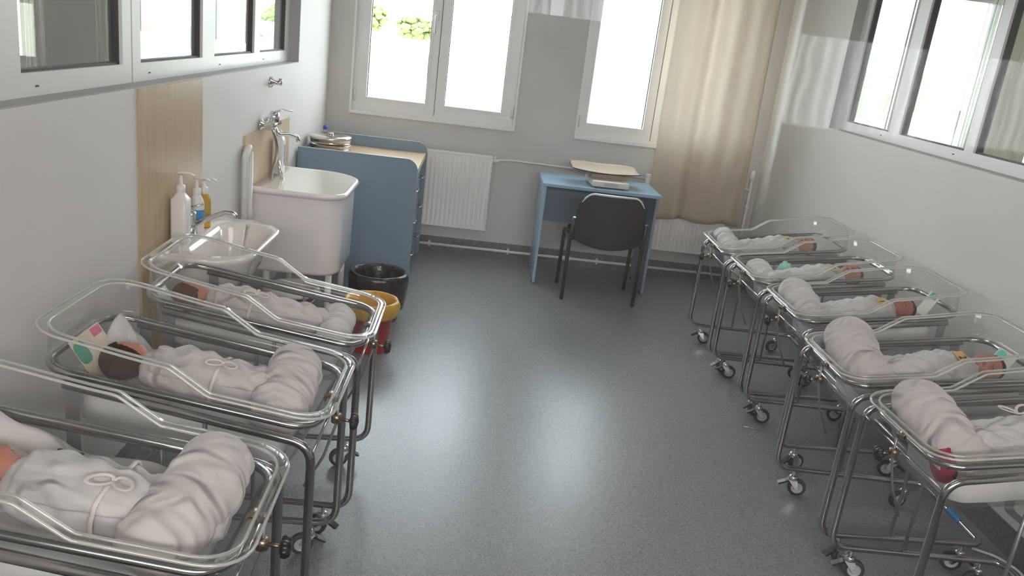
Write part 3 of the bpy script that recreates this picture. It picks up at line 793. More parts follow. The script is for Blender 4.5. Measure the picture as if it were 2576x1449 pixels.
wb = thing('washbasin', 'white ceramic washbasin on the wall below the tan board', 'sink', (XL, 3.285, 0.60))
o_ = MB()
outer = lambda k, z: ring3(rrect(0.004+0*k, 0.36-k*1.1, -0.335+k, 0.335-k, [0.16-k*0.2, 0.03, 0.03, 0.16-k*0.2], 8), z)
o_.loft([outer(0.11, 0.0), outer(0.07, 0.03), outer(0.03, 0.11), outer(0.008, 0.165), outer(0.0, 0.18), outer(0.004, 0.190),
         ring3(rrect(0.10, 0.338, -0.27, 0.27, [0.14, 0.09, 0.09, 0.14], 8), 0.188),
         ring3(rrect(0.115, 0.325, -0.25, 0.25, [0.13, 0.09, 0.09, 0.13], 8), 0.170),
         ring3(rrect(0.13, 0.29, -0.20, 0.20, [0.10, 0.08, 0.08, 0.10], 8), 0.085),
         ring3(rrect(0.16, 0.25, -0.08, 0.08, 0.04, 8), 0.055)])
o_.build('basin', 'ceramic', wb)
MB().lathe([(0.0, 0.057), (0.02, 0.0575), (0.022, 0.056)], (0.205, 0, 0), 16).build('drain', 'chrome2', wb)
MB().lathe([(0.075, -0.60), (0.08, -0.5), (0.085, -0.2), (0.10, -0.02), (0.11, 0.02)], (0.14, 0, 0), 20).build('pedestal', 'ceramic', wb)
fa = thing('tap', 'chrome mixer tap with a long swan spout over the washbasin', 'tap', (XL+0.055, 3.27, 0.787))
MB().lathe([(0.022, 0), (0.022, 0.006), (0.016, 0.012), (0.016, 0.075), (0.018, 0.08), (0.018, 0.10), (0.0, 0.108)], n=16).build('body', 'chrome2', fa)
MB().tube(fillet([(0.0, 0.0, 0.045), (0.06, 0.0, 0.075), (0.13, 0.0, 0.112), (0.165, 0.0, 0.112), (0.178, 0, 0.098)], 0.03), [0.010]*2+[0.0105]*40 if False else 0.010, 10).build('spout', 'chrome2', fa)
MB().tube([(0.0, 0, 0.10), (-0.005, 0, 0.118), (0.045, 0, 0.135)], 0.006, 8, flat=(0.6, 1.4)).build('lever', 'chrome2', fa)

def pump_bottle(x, y, z, w_, dd, h, label, bm_, round_=False, lab=None, pumph=0.085):
    t = thing('pump_bottle', label, 'bottle', (x, y, z), 0, 'pump bottles on the washbasin')
    mb = MB()
    if round_:
        mb.lathe([(0, 0), (w_/2*0.94, 0), (w_/2, 0.006), (w_/2, h*0.78), (w_/2*0.85, h*0.88), (0.016, h), (0.014, h+0.01)], n=20)
    else:
        q = lambda k, zz: ring3(rrect(-dd/2+k, dd/2-k, -w_/2+k, w_/2-k, 0.010, 3), zz)
        mb.loft([q(0.004, 0), q(0, 0.004), q(0, h*0.86), q(0.006, h*0.90), q(min(w_, dd)/2-0.014, h), q(min(w_, dd)/2-0.014, h+0.008)])
    mb.build('body', bm_, t)
    MB().lathe([(0.016, h), (0.017, h+0.004), (0.017, h+0.026), (0.007, h+0.03), (0.006, h+pumph-0.02)], n=14).build('collar', 'plastic', t)
    MB().tube(fillet([(-0.012, -0.004, h+pumph-0.012), (0.0, 0, h+pumph-0.010), (0.03, 0.012, h+pumph-0.012), (0.046, 0.018, h+pumph-0.022)], 0.02), 0.0065, 8, flat=(0.8, 1.2)).build('nozzle', 'plastic', t)
    if lab:
        l_ = MB()
        if round_: l_.lathe([(w_/2+0.0008, h*lab[1]), (w_/2+0.0008, h*lab[2])], n=20)
        else: l_.bb(dd/2, dd/2+0.0008, -w_/2*0.7, w_/2*0.7, h*lab[1], h*lab[2])
        l_.build('label', lab[0], t)
pump_bottle(XL+0.050, 3.165, 0.787, 0.062, 0.062, 0.20, 'tall square white pump bottle on the washbasin', 'plastic')
pump_bottle(XL+0.050, 3.345, 0.787, 0.060, 0.060, 0.155, 'white pump bottle with a blue label behind the tap', 'plastic', True, ('bluelabel', 0.25, 0.62), 0.08)
pump_bottle(XL+0.052, 3.425, 0.787, 0.060, 0.060, 0.145, 'yellow pump bottle with an orange label at the back of the washbasin', 'soap', True, ('orange', 0.05, 0.35), 0.075)

# baby tub
tb = thing('baby_tub', 'deep white enamel baby tub on legs against the left wall', 'tub', (XL, 4.64, 0))
rad = [0.25, 0.02, 0.02, 0.25]
def D(k, z): return ring3(rrect(0.006, 0.50-k, -0.36+k, 0.36-k, [0.24-k*0.5, 0.02, 0.02, 0.13-k*0.5], 10), z)
MB().loft([D(0.20, 0.344), D(0.028, 0.345), D(0.022, 0.36), D(0.018, 0.74), D(0.018, 0.765)], cap=False).build('apron', 'enamel', tb)
MB().loft([D(0.014, 0.765), D(0.0, 0.772), D(-0.004, 0.785), D(0.0, 0.797), D(0.012, 0.800),
           ring3(rrect(0.085, 0.475, -0.335, 0.335, [0.22, 0.05, 0.05, 0.11], 10), 0.796)], cap=False).build('rim', 'enamel', tb)
MB().loft([ring3(rrect(0.085, 0.475, -0.335, 0.335, [0.22, 0.05, 0.05, 0.11], 10), 0.796),
           ring3(rrect(0.10, 0.465, -0.325, 0.325, [0.21, 0.05, 0.05, 0.10], 10), 0.775),
           ring3(rrect(0.12, 0.44, -0.29, 0.29, [0.18, 0.06, 0.06, 0.10], 10), 0.50),
           ring3(rrect(0.16, 0.40, -0.22, 0.22, 0.1, 10), 0.48), ring3(rrect(0.25, 0.31, -0.05, 0.05, 0.028, 10), 0.478)], cap=True).build('bowl', 'cream', tb)
for (lx, ly) in ((0.09, -0.28), (0.09, 0.28), (0.42, -0.24), (0.42, 0.20)):
    MB().tube([(lx, ly, 0.0), (lx, ly, 0.35)], [0.017, 0.019], 12).build('leg', 'enamel', tb)
for zz in (0.40, 0.52, 0.70): MB().lathe([(0.0, 0.0), (0.005, 0.0), (0.004, 0.003), (0, 0.004)], (0.484, 0.02, zz), 8, 0, 'x').build('screw', 'chrome2', tb)

bm_ = thing('bath_mixer', 'chrome wall mixer with a shower hose above the baby tub', 'tap', (XL+0.01, 4.545, 1.10))
for sy in (-0.075, 0.075): MB().lathe([(0.032, 0), (0.032, 0.006), (0.02, 0.012), (0.02, 0.04)], (0, sy, 0), 16, 0, 'x').build('wall_rosette', 'chrome2', bm_)
MB().tube([(0.045, -0.10, 0), (0.045, 0.10, 0)], 0.023, 14).build('body', 'chrome2', bm_)
MB().lathe([(0.024, 0.0), (0.027, 0.01), (0.027, 0.045), (0.018, 0.058), (0.0, 0.062)], (0.05, 0, 0.012), 16).build('cartridge', 'chrome2', bm_)
MB().tube([(0.05, 0, 0.065), (0.09, 0.01, 0.082), (0.145, 0.02, 0.078)], [0.012, 0.008, 0.006], 8, flat=(0.6, 1.5)).build('lever', 'chrome2', bm_)
MB().tube(fillet([(0.05, 0.0, -0.01), (0.065, 0.02, -0.055), (0.12, 0.05, -0.050), (0.165, 0.07, -0.065), (0.168, 0.072, -0.09)], 0.03), 0.012, 10).build('spout', 'chrome2', bm_)
MB().tube([Vector((0.055+0.02*math.sin(k*0.3), -0.05+0.010*k*0.5, -0.02-0.020*k)) for k in range(17)], 0.008, 8).build('hose', 'chrome', bm_)
MB().tube([(0.10, 0.085, -0.34), (0.082, 0.06, -0.28), (0.07, 0.04, -0.2)], [0.014, 0.011, 0.009], 10).build('hand_shower', 'chrome2', bm_)

dr = tag(MB().lathe([(0.0, 0.012), (0.02, 0.012), (0.042, 0.006), (0.046, 0.0)], (XL+0.0105, 4.79, 0.845), 20, 0, 'x').build('wall_drain', 'steelflat'), 'round dark metal wall outlet on the board above the tub', 'outlet')
hk = thing('wall_hook', 'chrome shower hook high on the left wall', 'hook', (XL+0.001, 4.68, 1.31))
MB().lathe([(0.030, 0), (0.028, 0.008), (0.014, 0.018), (0.010, 0.04)], n=16, axis='x').build('rosette', 'chrome2', hk)
MB().tube([(0.035, 0, 0.0), (0.05, 0, -0.005), (0.055, 0.0, 0.025)], [0.013, 0.014, 0.012], 10).build('holder', 'chrome2', hk)
wb2 = thing('bottle', 'white bottle with blue lettering standing on the tub rim', 'bottle', (XL+0.050, 4.72, 0.802))
q = lambda k, zz: ring3(rrect(-0.03+k, 0.03-k, -0.038+k, 0.038-k, 0.012, 3), zz)
MB().loft([q(0.003, 0), q(0, 0.004), q(0, 0.19), q(0.006, 0.205), q(0.016, 0.22)]).build('body', 'plastic', wb2)
MB().lathe([(0.013, 0.218), (0.015, 0.222), (0.014, 0.245), (0.0, 0.248)], n=14).build('cap', 'plastic', wb2)
MB().tube([(0.0305, 0.012*(1 if k % 2 else -1)*(0.6+0.4*(k % 3)/2), 0.05+k*0.0085) for k in range(15)], 0.0028, 6, flat=(0.3, 1)).build('lettering', 'bluelabel', wb2)
dp_ = thing('drain_pipes', 'pair of white plastic pipes with a bend on the wall by the tub', 'pipe', (XL, 4.15, 0.0))
MB().tube(fillet([(0.030, -0.035, 0.12), (0.030, -0.035, 0.985), (0.030, 0.03, 1.03), (0.030, 0.03, 0.98)], 0.03), 0.017, 12).build('trap_pipe', 'pipe', dp_)
MB().tube([(0.034, 0.022, 0.12), (0.034, 0.022, 1.0)], 0.020, 12).build('waste_pipe', 'pipe', dp_)
MB().lathe([(0.021, 0.0), (0.025, 0.004), (0.025, 0.05), (0.021, 0.055)], (0.034, 0.022, 0.66), 12).build('coupling', 'pipe', dp_)

# ------------------------------------------------------------------ bins
def bin_(x, y, r0, r1, h, body, bag, blabel, seed, mat_bag, baglow, handle=False):
    t = thing('waste_bin', blabel, 'bin', (x, y, 0), 0, 'waste bins beside the baby tub')
    MB().lathe([(0, 0.0), (r0, 0.0), (r0+0.003, 0.006), (r1, h), (r1+0.006, h), (r1+0.006, h-0.012), (r1-0.004, h-0.004), (r0-0.006, 0.01), (0, 0.008)], n=32).build('body', body, t)
    rings = []
    rb = lambda z: r0+(r1-r0)*z/h
    for (rr, z, am) in ((rb(0.03)-0.022, 0.03, 0.004), (rb(h*0.6)-0.016, h*0.6, 0.005), (r1-0.013, h-0.02, 0.004), (r1-0.004, h+0.008, 0.004), (r1+0.012, h+0.012, 0.004), (r1+0.024, h-0.004, 0.006), (r1+0.026, h-0.03, 0.007), (r1+0.020, h-baglow*0.7, 0.007), (r1+0.012, h-baglow, 0.005)):
        ring = []
        for k in range(56):
            a = 2*math.pi*k/56
            q_ = rr+am*(N3(math.cos(a)*5+seed, math.sin(a)*5, z*9)+0.45*math.sin(a*11+seed+z*20+2*N3(math.cos(a), math.sin(a), seed)))
            ring.append(Vector((q_*math.cos(a), q_*math.sin(a), z+am*0.9*N3(math.cos(a)*3, math.sin(a)*3+seed, 4))))
        rings.append(ring)
    MB().loft(rings, cap=False).build('bin_bag', mat_bag, t, solid=0.001, sub=1)
    if handle: MB().tube([(r1*math.cos(a)*1.02, r1*math.sin(a)*1.02-0.002, h-0.05-0.03*math.sin(a-math.pi)) for a in [math.pi+i*math.pi/12 for i in range(13)]], 0.004, 6).build('handle', 'plastic', t)
bin_(-0.50, 4.70, 0.125, 0.150, 0.285, 'black', True, 'round black bin lined with a black bag beside the changing table', 3, 'bag', 0.20)
bin_(-0.475, 4.205, 0.10, 0.128, 0.275, 'red', True, 'red bin with a yellow bag turned over its rim', 9, 'yellowbag', 0.075)
bin_(-0.93, 4.36, 0.10, 0.125, 0.25, 'red', True, 'red bin with a whitish rim in the shade under the tub', 14, 'plastic', 0.018, True)
tag(MB().tube(fillet([(2.10, 2.74, 0.006), (2.175, 2.70, 0.006), (2.209, 2.62, 0.006), (2.209, 1.6, 0.006)], 0.08), 0.0055, 8).build('cable', 'pipe'), 'white cable lying on the floor at the bottom right by the wall', 'cable')
wr = tag(MB().tube([(1.46, 3.66, 0.003), (1.50, 3.648, 0.004), (1.535, 3.63, 0.003)], 0.002, 6).build('wire_scrap', 'chrome'), 'tiny thin scrap of wire lying on the floor', 'scrap')

# ------------------------------------------------------------------ bassinets
TH = R(8.5)
TILT = Matrix.Translation((0, 0, 0.685)) @ Matrix.Rotation(-TH, 4, 'Y')
RING_L, RING_B = 0.70, 0.203

def outline(a0, a1, b, r, ns=44, ne=10, nc=7):
    """closed rounded rectangle, counter-clockwise from (a0+r, -b)"""
    pts = []
    for k in range(ns): pts.append((lerp(a0+r, a1-r, k/ns), -b))
    for k in range(nc): t = R(-90+90*k/nc); pts.append((a1-r+r*math.cos(t), -b+r+r*math.sin(t)))
    for k in range(ne): pts.append((a1, lerp(-b+r, b-r, k/ne)))
    for k in range(nc): t = R(90*k/nc); pts.append((a1-r+r*math.cos(t), b-r+r*math.sin(t)))
    for k in range(ns): pts.append((lerp(a1-r, a0+r, k/ns), b))
    for k in range(nc): t = R(90+90*k/nc); pts.append((a0+r+r*math.cos(t), b-r+r*math.sin(t)))
    for k in range(ne): pts.append((a0, lerp(b-r, -b+r, k/ne)))
    for k in range(nc): t = R(180+90*k/nc); pts.append((a0+r+r*math.cos(t), -b+r+r*math.sin(t)))
    return pts
def rimh(a): return lerp(0.042, 0.094, max(0, min(1, (a-0.275)/0.105)))+0.012*sstep(0.38, 0.7, a)

def make_bassinet():
    t = thing('bassinet', 'x', 'bassinet')
    s = math.sin(TH); c = math.cos(TH)
    hb = 0.242
    def rail(u): return 0.664+u*math.tan(TH)
    path = [(0.62, -0.222, rail(0.62)), (0.0, -hb, rail(0)), (0.0, -hb, 0.118), (0.635, -0.215, 0.118), (0.635, 0.215, 0.118), (0.0, hb, 0.118), (0.0, hb, rail(0)), (0.62, 0.222, rail(0.62))]
    MB().tube(fillet(path, [0, 0.065, 0.065, 0.045, 0.045, 0.065, 0.065, 0], 8), 0.0122, 12).build('frame', 'chrome', t)
    # flat hanger strap under the head end
    us = 0.60
    st = [(us, -0.226, rail(us)+0.004), (us, -0.224, 0.33), (us, 0.224, 0.33), (us, 0.226, rail(us)+0.004)]
    fp = fillet(st, 0.02, 4)
    w2 = 0.017
    rings = []
    for p_ in fp:
        th_ = 0.0022
        nx = Vector((0, 0, 1)) if abs(p_.z-0.33) < 0.012 else Vector((0, 1, 0))
        rings.append([p_+Vector((-w2, 0, 0))+nx*th_, p_+Vector((w2, 0, 0))+nx*th_, p_+Vector((w2, 0, 0))-nx*th_, p_+Vector((-w2, 0, 0))-nx*th_])
    MB().loft(rings, True, False, 0, True, False).build('hanger_strap', 'steelflat', t)
    for sy in (-1, 1):
        MB().tube([(0.27, sy*0.232, 0.125), (0.27, sy*0.234, rail(0.27))], 0.0062, 8).build('strut', 'steelflat', t)
    MB().tube([(0.0, -hb, 0.632), (0.0, hb, 0.632)], 0.0045, 8).build('foot_bar', 'chrome2', t)
    ring = [TILT @ Vector((a, b, 0.0)) for a, b in outline(0.0, RING_L, RING_B, 0.075)]
    MB().tube(ring, 0.0105, 10, True).build('basin_ring', 'chrome', t)
    # clear basin
    def lp(a0, a1, b, r_, cz): return [TILT @ Vector((a, bb, cz(a) if callable(cz) else cz)) for a, bb in outline(a0, a1, b, r_)]
    mb = MB()
    L = [lp(0.075, 0.625, 0.150, 0.06, -0.170), lp(0.058, 0.642, 0.166, 0.07, -0.160), lp(0.050, 0.650, 0.172, 0.072, -0.140), lp(0.028, 0.672, 0.182, 0.072, -0.06),
         lp(0.014, 0.686, 0.189, 0.072, -0.004), lp(0.012, 0.688, 0.190, 0.072, 0.008), lp(-0.004, 0.704, 0.204, 0.078, 0.0145),
         lp(-0.006, 0.706, 0.206, 0.078, 0.024), lp(-0.010, 0.710, 0.209, 0.080, lambda a: rimh(a)-0.006), lp(-0.013, 0.713, 0.212, 0.081, rimh), lp(-0.031, 0.731, 0.230, 0.090, lambda a: rimh(a)+0.001), lp(-0.035, 0.735, 0.234, 0.092, lambda a: rimh(a)-0.006)]
    mb.loft(L, True, False, 0, False)
    n = len(L[0]); mb.add(L[0], [tuple(range(n))])
    mb.build('basin', 'acryl', t, solid=0.003)
    MB().tube(lp(-0.011, 0.711, 0.211, 0.0805, lambda a: rimh(a)-0.002), 0.0036, 8, True).build('rim_inner_edge', 'acrim', t)
    MB().tube(lp(-0.034, 0.734, 0.233, 0.0915, lambda a: rimh(a)-0.002), 0.0036, 8, True).build('rim_outer_edge', 'acrim', t)
    # mattress
    mm = MB()
    def ml(k, cz): return [TILT @ Vector((a, b, cz+0.004*N3(a*9, b*9, cz*30))) for a, b in outline(0.08+k, 0.62-k, 0.148-k, 0.05, 30, 10, 5)]
    R_ = [ml(0.012, -0.164), ml(0.0, -0.155), ml(0.0, -0.095), ml(0.010, -0.082), ml(0.05, -0.076), ml(0.10, -0.075)]
    mm.loft(R_, cap=True); mm.build('mattress', 'mattress', t)
    # tilt clamp at the foot
    q = TILT @ Vector((0, 0, 0))
    cl = MB().lathe([(0.012, -0.016), (0.0165, -0.013), (0.0165, 0.013), (0.012, 0.016)], (q.x, q.y, q.z), 14, 0, 'y').build('upper_clamp', 'brass', t)
    MB().box((q.x-0.016, 0, q.z-0.002), (0.026, 0.020, 0.012), bev=0.003).build('clamp_lug', 'brass', cl)
    MB().tube(fillet([(-0.024, 0, q.z+0.012), (-0.022, 0, 0.61), (0.01, 0.004, 0.50), (0.06, 0.008, 0.40)], 0.05), 0.0042, 8).build('tilt_rod', 'steelflat', t)
    lc = MB().lathe([(0.006, -0.014), (0.015, -0.012), (0.015, 0.012), (0.006, 0.014)], (-0.020, 0, 0.624), 14, 0, 'z').build('lower_clamp', 'brass', t)
    MB().tube([(-0.034, 0, 0.622), (-0.062, 0, 0.618)], 0.005, 8).build('clamp_bolt', 'brass', lc)
    kn = MB(); rk = []
    for (r_, h_) in ((0.008, 0.0), (0.020, 0.003), (0.022, 0.012), (0.017, 0.022), (0.0, 0.026)):
        rk.append([Vector((-0.058-h_, r_*(1+0.16*math.cos(6*x))*math.cos(x), 0.618+r_*(1+0.16*math.cos(6*x))*math.sin(x))) for x in [2*math.pi*k/36 for k in range(36)]])
    kn.loft(rk, cap=False); kn.build('knob', 'black', t)
    # castors
    for i, (u, b, yaw) in enumerate(((0.085, -0.238, 0.30), (0.085, 0.238, -0.25), (0.56, -0.218, 2.85), (0.56, 0.218, -2.95))):
        m4 = Matrix.Translation((u, b, 0)) @ Matrix.Rotation(yaw, 4, 'Z')
        f = MB()
        f.lathe([(0.007, 0.078), (0.007, 0.108)], n=10)
        f.lathe([(0.017, 0.070), (0.019, 0.073), (0.019, 0.084), (0.012, 0.090), (0.007, 0.091)], n=14, cap=True)
        f.prism([(-0.018, 0.070), (0.018, 0.070), (0.028, 0.034), (0.018, 0.030)], 'y', -0.0165, -0.0145)
        f.prism([(-0.018, 0.070), (0.018, 0.070), (0.028, 0.034), (0.018, 0.030)], 'y', 0.0145, 0.0165)
        f.bb(-0.018, 0.018, -0.0165, 0.0165, 0.069, 0.072)
        f.tube([(0.022, -0.019, 0.038), (0.022, 0.019, 0.038)], 0.004, 8)
        cs = f.build('castor', 'chrome2', t, m4)
        wm = MB().lathe([(0.024, -0.0105), (0.030, -0.011), (0.0365, -0.009), (0.038, 0.0), (0.0365, 0.009), (0.030, 0.011), (0.024, 0.0105)], (0.022, 0, 0.038), 28, 0, 'y')
        wm.lathe([(0.024, 0.0105), (0.022, 0.007), (0.012, 0.008), (0.006, 0.0095), (0.006, -0.0095), (0.012, -0.008), (0.022, -0.007), (0.024, -0.0105)], (0.022, 0, 0.038), 28, 1, 'y')
        wm.build('wheel', ['rubber', 'grayplastic'], cs)
        if i in (0, 1, 2):
            MB().prism([(-0.022, 0.066), (-0.004, 0.075), (-0.002, 0.068), (-0.050, 0.040), (-0.058, 0.044), (-0.030, 0.060)], 'y', -0.013, 0.013).build('brake_lever', 'black', cs)
    return t
def copy_tree(o, parent=None):
    c = o.copy(); col.objects.link(c)
    if parent is not None: c.parent = parent
    for k in list(o.children): copy_tree(k, c)
    return c
CR = dict(L1=(-.385, 1.52, 180, 1.0), L2=(-.335, 2.125, 180, -0.5), L3=(-.31, 2.71, 180, 0.5),
          R1=(1.437, 4.61, 0, -0.8), R2=(1.45, 4.06, 0, 0.6), R3=(1.463, 3.50, 0, 0.8), R4=(1.385, 2.81, 0, -0.3), R5=(1.40, 2.25, 0, 1.8))
LBL = dict(L1='clear bassinet in the bottom left corner, nearest the photographer',
           L2='clear bassinet in the middle of the left row, holding a dark haired baby',
           L3='clear bassinet at the back of the left row, beside the washbasin',
           R1='clear bassinet farthest back in the right row, near the radiator',
           R2='clear bassinet second from the back in the right row, with a mint cloth',
           R3='clear bassinet in the middle of the right row, baby tagged 11',
           R4='clear bassinet second from the front in the right row, baby tagged 2',
           R5='clear bassinet at the front of the right row, red wrapper in its foot end')
proto = make_bassinet()
MW = {}
for i, (k, (x, y, rz, dz)) in enumerate(CR.items()):
    o = proto if i == 0 else copy_tree(proto)
    o.location = (x, y, 0); o.rotation_euler = (0, 0, R(rz+dz))
    tag(o, LBL[k], 'bassinet', 'wheeled bassinets in two rows')
    MW[k] = Matrix.Translation((x, y, 0)) @ Matrix.Rotation(R(rz+dz), 4, 'Z') @ TILT
NEAR = {k: (1 if k[0] == 'L' else -1) for k in CR}      # sign of the b axis that faces the photographer

# ------------------------------------------------------------------ newborns
PROF = [(0.066, 0.0, 0.0, 0.0), (0.064, 0.012, 0.012, -0.004), (0.060, 0.021, 0.022, -0.004), (0.052, 0.032, 0.034, -0.004), (0.040, 0.0405, 0.044, -0.004), (0.026, 0.0455, 0.050, -0.003),
        (0.012, 0.0475, 0.0525, -0.002), (0.000, 0.047, 0.052, 0.0), (-0.012, 0.0455, 0.049, 0.002), (-0.024, 0.0425, 0.044, 0.004), (-0.036, 0.037, 0.037, 0.007), (-0.046, 0.030, 0.030, 0.008), (-0.055, 0.0245, 0.025, 0.004),
        (-0.064, 0.024, 0.0235, -0.004), (-0.074, 0.028, 0.025, -0.006), (-0.086, 0.034, 0.030, -0.006), (-0.10, 0.040, 0.036, -0.006), (-0.13, 0.042, 0.038, -0.006), (-0.20, 0.041, 0.038, -0.006), (-0.27, 0.037, 0.035, -0.006), (-0.33, 0.032, 0.030, -0.006), (-0.345, 0.02, 0.018, -0.006), (-0.35, 0.0, 0.0, -0.006)]
def prof(x):
    for i in range(len(PROF)-1):
        if PROF[i][0] >= x >= PROF[i+1][0]:
            t = (PROF[i][0]-x)/(PROF[i][0]-PROF[i+1][0])
            return [lerp(PROF[i][j], PROF[i+1][j], t) for j in (1, 2, 3)]
    return [0, 0, 0]
def G(dx, s): return math.exp(-(dx/s)**2)
def head_r(x, a):
    """radial factor and offset: a = angle from the face direction (z) towards +y"""
    d = 0.0
    if x > -0.056:
        y = math.sin(a); f = math.cos(a)
        if f > 0:
            d += 0.0095*G(y, 0.20)*G(x+0.014, 0.0095)+0.004*G(y, 0.12)*G(x+0.004, 0.010)       # nose
            d += 0.0030*(G(y-0.17, 0.08)+G(y+0.17, 0.08))*G(x+0.017, 0.005)                   # nostril wings
            d -= 0.0045*(G(y-0.36, 0.17)+G(y+0.36, 0.17))*G(x-0.001, 0.008)                   # eye sockets
            d += 0.0038*(G(y-0.38, 0.14)+G(y+0.38, 0.14))*G(x+0.001, 0.0055)                  # closed lids
            d += 0.0050*(G(y-0.50, 0.22)+G(y+0.50, 0.22))*G(x+0.022, 0.013)                   # cheeks
            d += 0.0042*G(y, 0.26)*(G(x+0.0265, 0.0028)+G(x+0.0325, 0.0028))                  # lips
            d -= 0.0020*G(y, 0.30)*G(x+0.0295, 0.0016)
            d += 0.0050*G(y, 0.28)*G(x+0.043, 0.006)                                          # chin
            d += 0.0020*G(y, 0.5)*G(x-0.018, 0.012)                                           # brow
        for s_ in (1, -1):                                                                    # ears
            q = (a-s_*1.72)
            q = (q+math.pi) % (2*math.pi)-math.pi
            e = G(q, 0.17)*G(x+0.007, 0.0125)
            hole = G(q-s_*-0.02, 0.07)*G(x+0.008, 0.006)
            d += 0.0095*e-0.0075*hole
    return d
def head_pt(x, a, extra=0.0):
    rb, rc, zc = prof(x)
    d = head_r(x, a)+extra
    k = 1.0
    return Vector((x, (rb+d)*math.sin(a), zc+(rc+d)*math.cos(a)))
HXS = sorted({p_[0] for p_ in PROF} | {0.066-0.0025*i for i in range(50)} | {-0.06-0.01*i for i in range(29)}, reverse=True)
def body_mesh(parent, m4, skin):
    mb = MB(); n = 72
    rings = []
    for x in HXS: rings.append([head_pt(x, 2*math.pi*k/n) for k in range(n)])
    mb.loft(rings, cap=False)
    i0 = 0
    for i, f in enumerate(mb.f):
        cc = sum((Vector(mb.v[j]) for j in f), Vector())/len(f)
        if cc.z > 0.02:
            if abs(cc.y) < 0.012*(1-((cc.x+0.0295)/0.0075)**2*0.5) and -0.0345 < cc.x < -0.0245: mb.m[i] = 1
            if abs(abs(cc.y)-0.0175) < 0.0085 and abs(cc.x+0.0035+((abs(cc.y)-0.0175)/0.0085)**2*-0.002) < 0.0016: mb.m[i] = 2
    return mb.build('body', [skin, 'lips', 'lash'], parent, m4)
def hair_mesh(parent, m4, mat, seed, low):
    mb = MB(); n = 60; rings = []
    xs = [0.066-0.0035*i for i in range(34)]
    for x in xs:
        ring = []
        for k in range(n):
            a = 2*math.pi*k/n
            back = (1-math.cos(a))/2
            lim = lerp(0.036, low, sstep(0.18, 0.62, back))+0.006*N3(math.cos(a)*4+seed, math.sin(a)*4, 1.3)
            e = 0.0035+0.0016*N3(x*110+seed, math.cos(a)*9, math.sin(a)*9)
            e = lerp(-0.004, e, sstep(lim-0.004, lim+0.006, x))
            ring.append(head_pt(max(x, -0.06), a, e if abs(x-0.066) > 1e-6 else 0)+(Vector((0.003, 0, 0))*sstep(0.05, 0.066, x)))
        rings.append(ring)
    mb.loft(rings, cap=False)
    return mb.build('hair', mat, parent, m4)
def sw(x, seed):
    """swaddle half width, half height at x (head frame, negative towards the feet)"""
    pts = [(-0.045, 0.040, 0.036), (-0.055, 0.050, 0.042), (-0.075, 0.066, 0.048), (-0.11, 0.082, 0.055), (-0.16, 0.087, 0.058), (-0.24, 0.080, 0.054), (-0.31, 0.072, 0.050), (-0.38, 0.064, 0.046), (-0.43, 0.052, 0.036), (-0.455, 0.03, 0.02)]
    for i in range(len(pts)-1):
        if pts[i][0] >= x >= pts[i+1][0]:
            t = (pts[i][0]-x)/(pts[i][0]-pts[i+1][0]); t = t*t*(3-2*t)*0.5+t*0.5
            return lerp(pts[i][1], pts[i+1][1], t), lerp(pts[i][2], pts[i+1][2], t)
    return pts[-1][1:]
def sw_pt(x, a, seed, off=0.0):
    hw, hh = sw(x, seed)
    cy, sz = math.sin(a), math.cos(a)
    e = 0.80
    y = hw*math.copysign(abs(cy)**e, cy); z = hh*math.copysign(abs(sz)**e, sz)
    if z < 0: z *= 0.95
    w = 0.0045*math.sin(x*95+3.2*a+seed*2+2.5*N3(x*9, a, seed))*sstep(-0.05, -0.12, x)
    w += 0.007*N3(x*13+seed, cy*2.2, sz*2.2)+0.003*N3(x*40, cy*5, sz*5+seed)
    w *= 0.35+0.65*sstep(-0.8, 0.0, sz)
    sag = -0.006
    return Vector((x, y*(1+(w+off)/hw), sag+z*(1+(w+off)/hh)))
def swaddle_mesh(parent, m4, mat, seed, s_near):
    mb = MB(); n = 64; rings = []
    xs = [-0.045-0.0085*i for i in range(49)]
    # rolled collar edge
    rings.append([sw_pt(-0.052, 2*math.pi*k/n, seed, -0.012) for k in range(n)])
    rings.append([sw_pt(-0.045, 2*math.pi*k/n, seed, -0.004) for k in range(n)])
    for x in xs: rings.append([sw_pt(x, 2*math.pi*k/n, seed) for k in range(n)])
    mb.loft(rings, cap=True)
    o = mb.build('swaddle', mat, parent, m4)
    # overlapping flap wrapped diagonally across the chest
    fb = MB()
    def ff(u, v):
        x = -0.07-0.36*v
        a1 = 1.25*s_near; a0 = (-0.55+0.85*v+0.05*math.sin(v*9+seed))*s_near
        a = lerp(a0, a1, u)
        return sw_pt(x, a, seed, 0.0055*(1-u)**0.7+0.0015)
    fb.grid(ff, 22, 40)
    fb.build('wrap_flap', mat, o, None, solid=0.0025)
    return o
def ribbon(parent, m4, x0, seed, bow=True):
    pts = [sw_pt(x0+0.012*math.sin(a), a, seed, 0.0065) for a in [2*math.pi*k/40 for k in range(40)]]
    o = MB().tube(pts, 0.0045, 6, True, flat=(0.45, 1.3)).build('tie_ribbon', 'ribbon', parent, m4)
    if bow:
        c = sw_pt(x0, 0.25, seed, 0.010)
        for s_ in (-1, 1):
            lp_ = [c+Vector((s_*(0.020-0.020*math.cos(t)), 0.018*math.sin(t)+0.012*(1-math.cos(t)), 0.004+0.010*math.sin(t/2))) for t in [2*math.pi*k/20 for k in range(21)]]
            MB().tube(lp_, 0.0038, 6, False, flat=(0.5, 1.3)).build('bow_loop', 'ribbon', o)
    return o
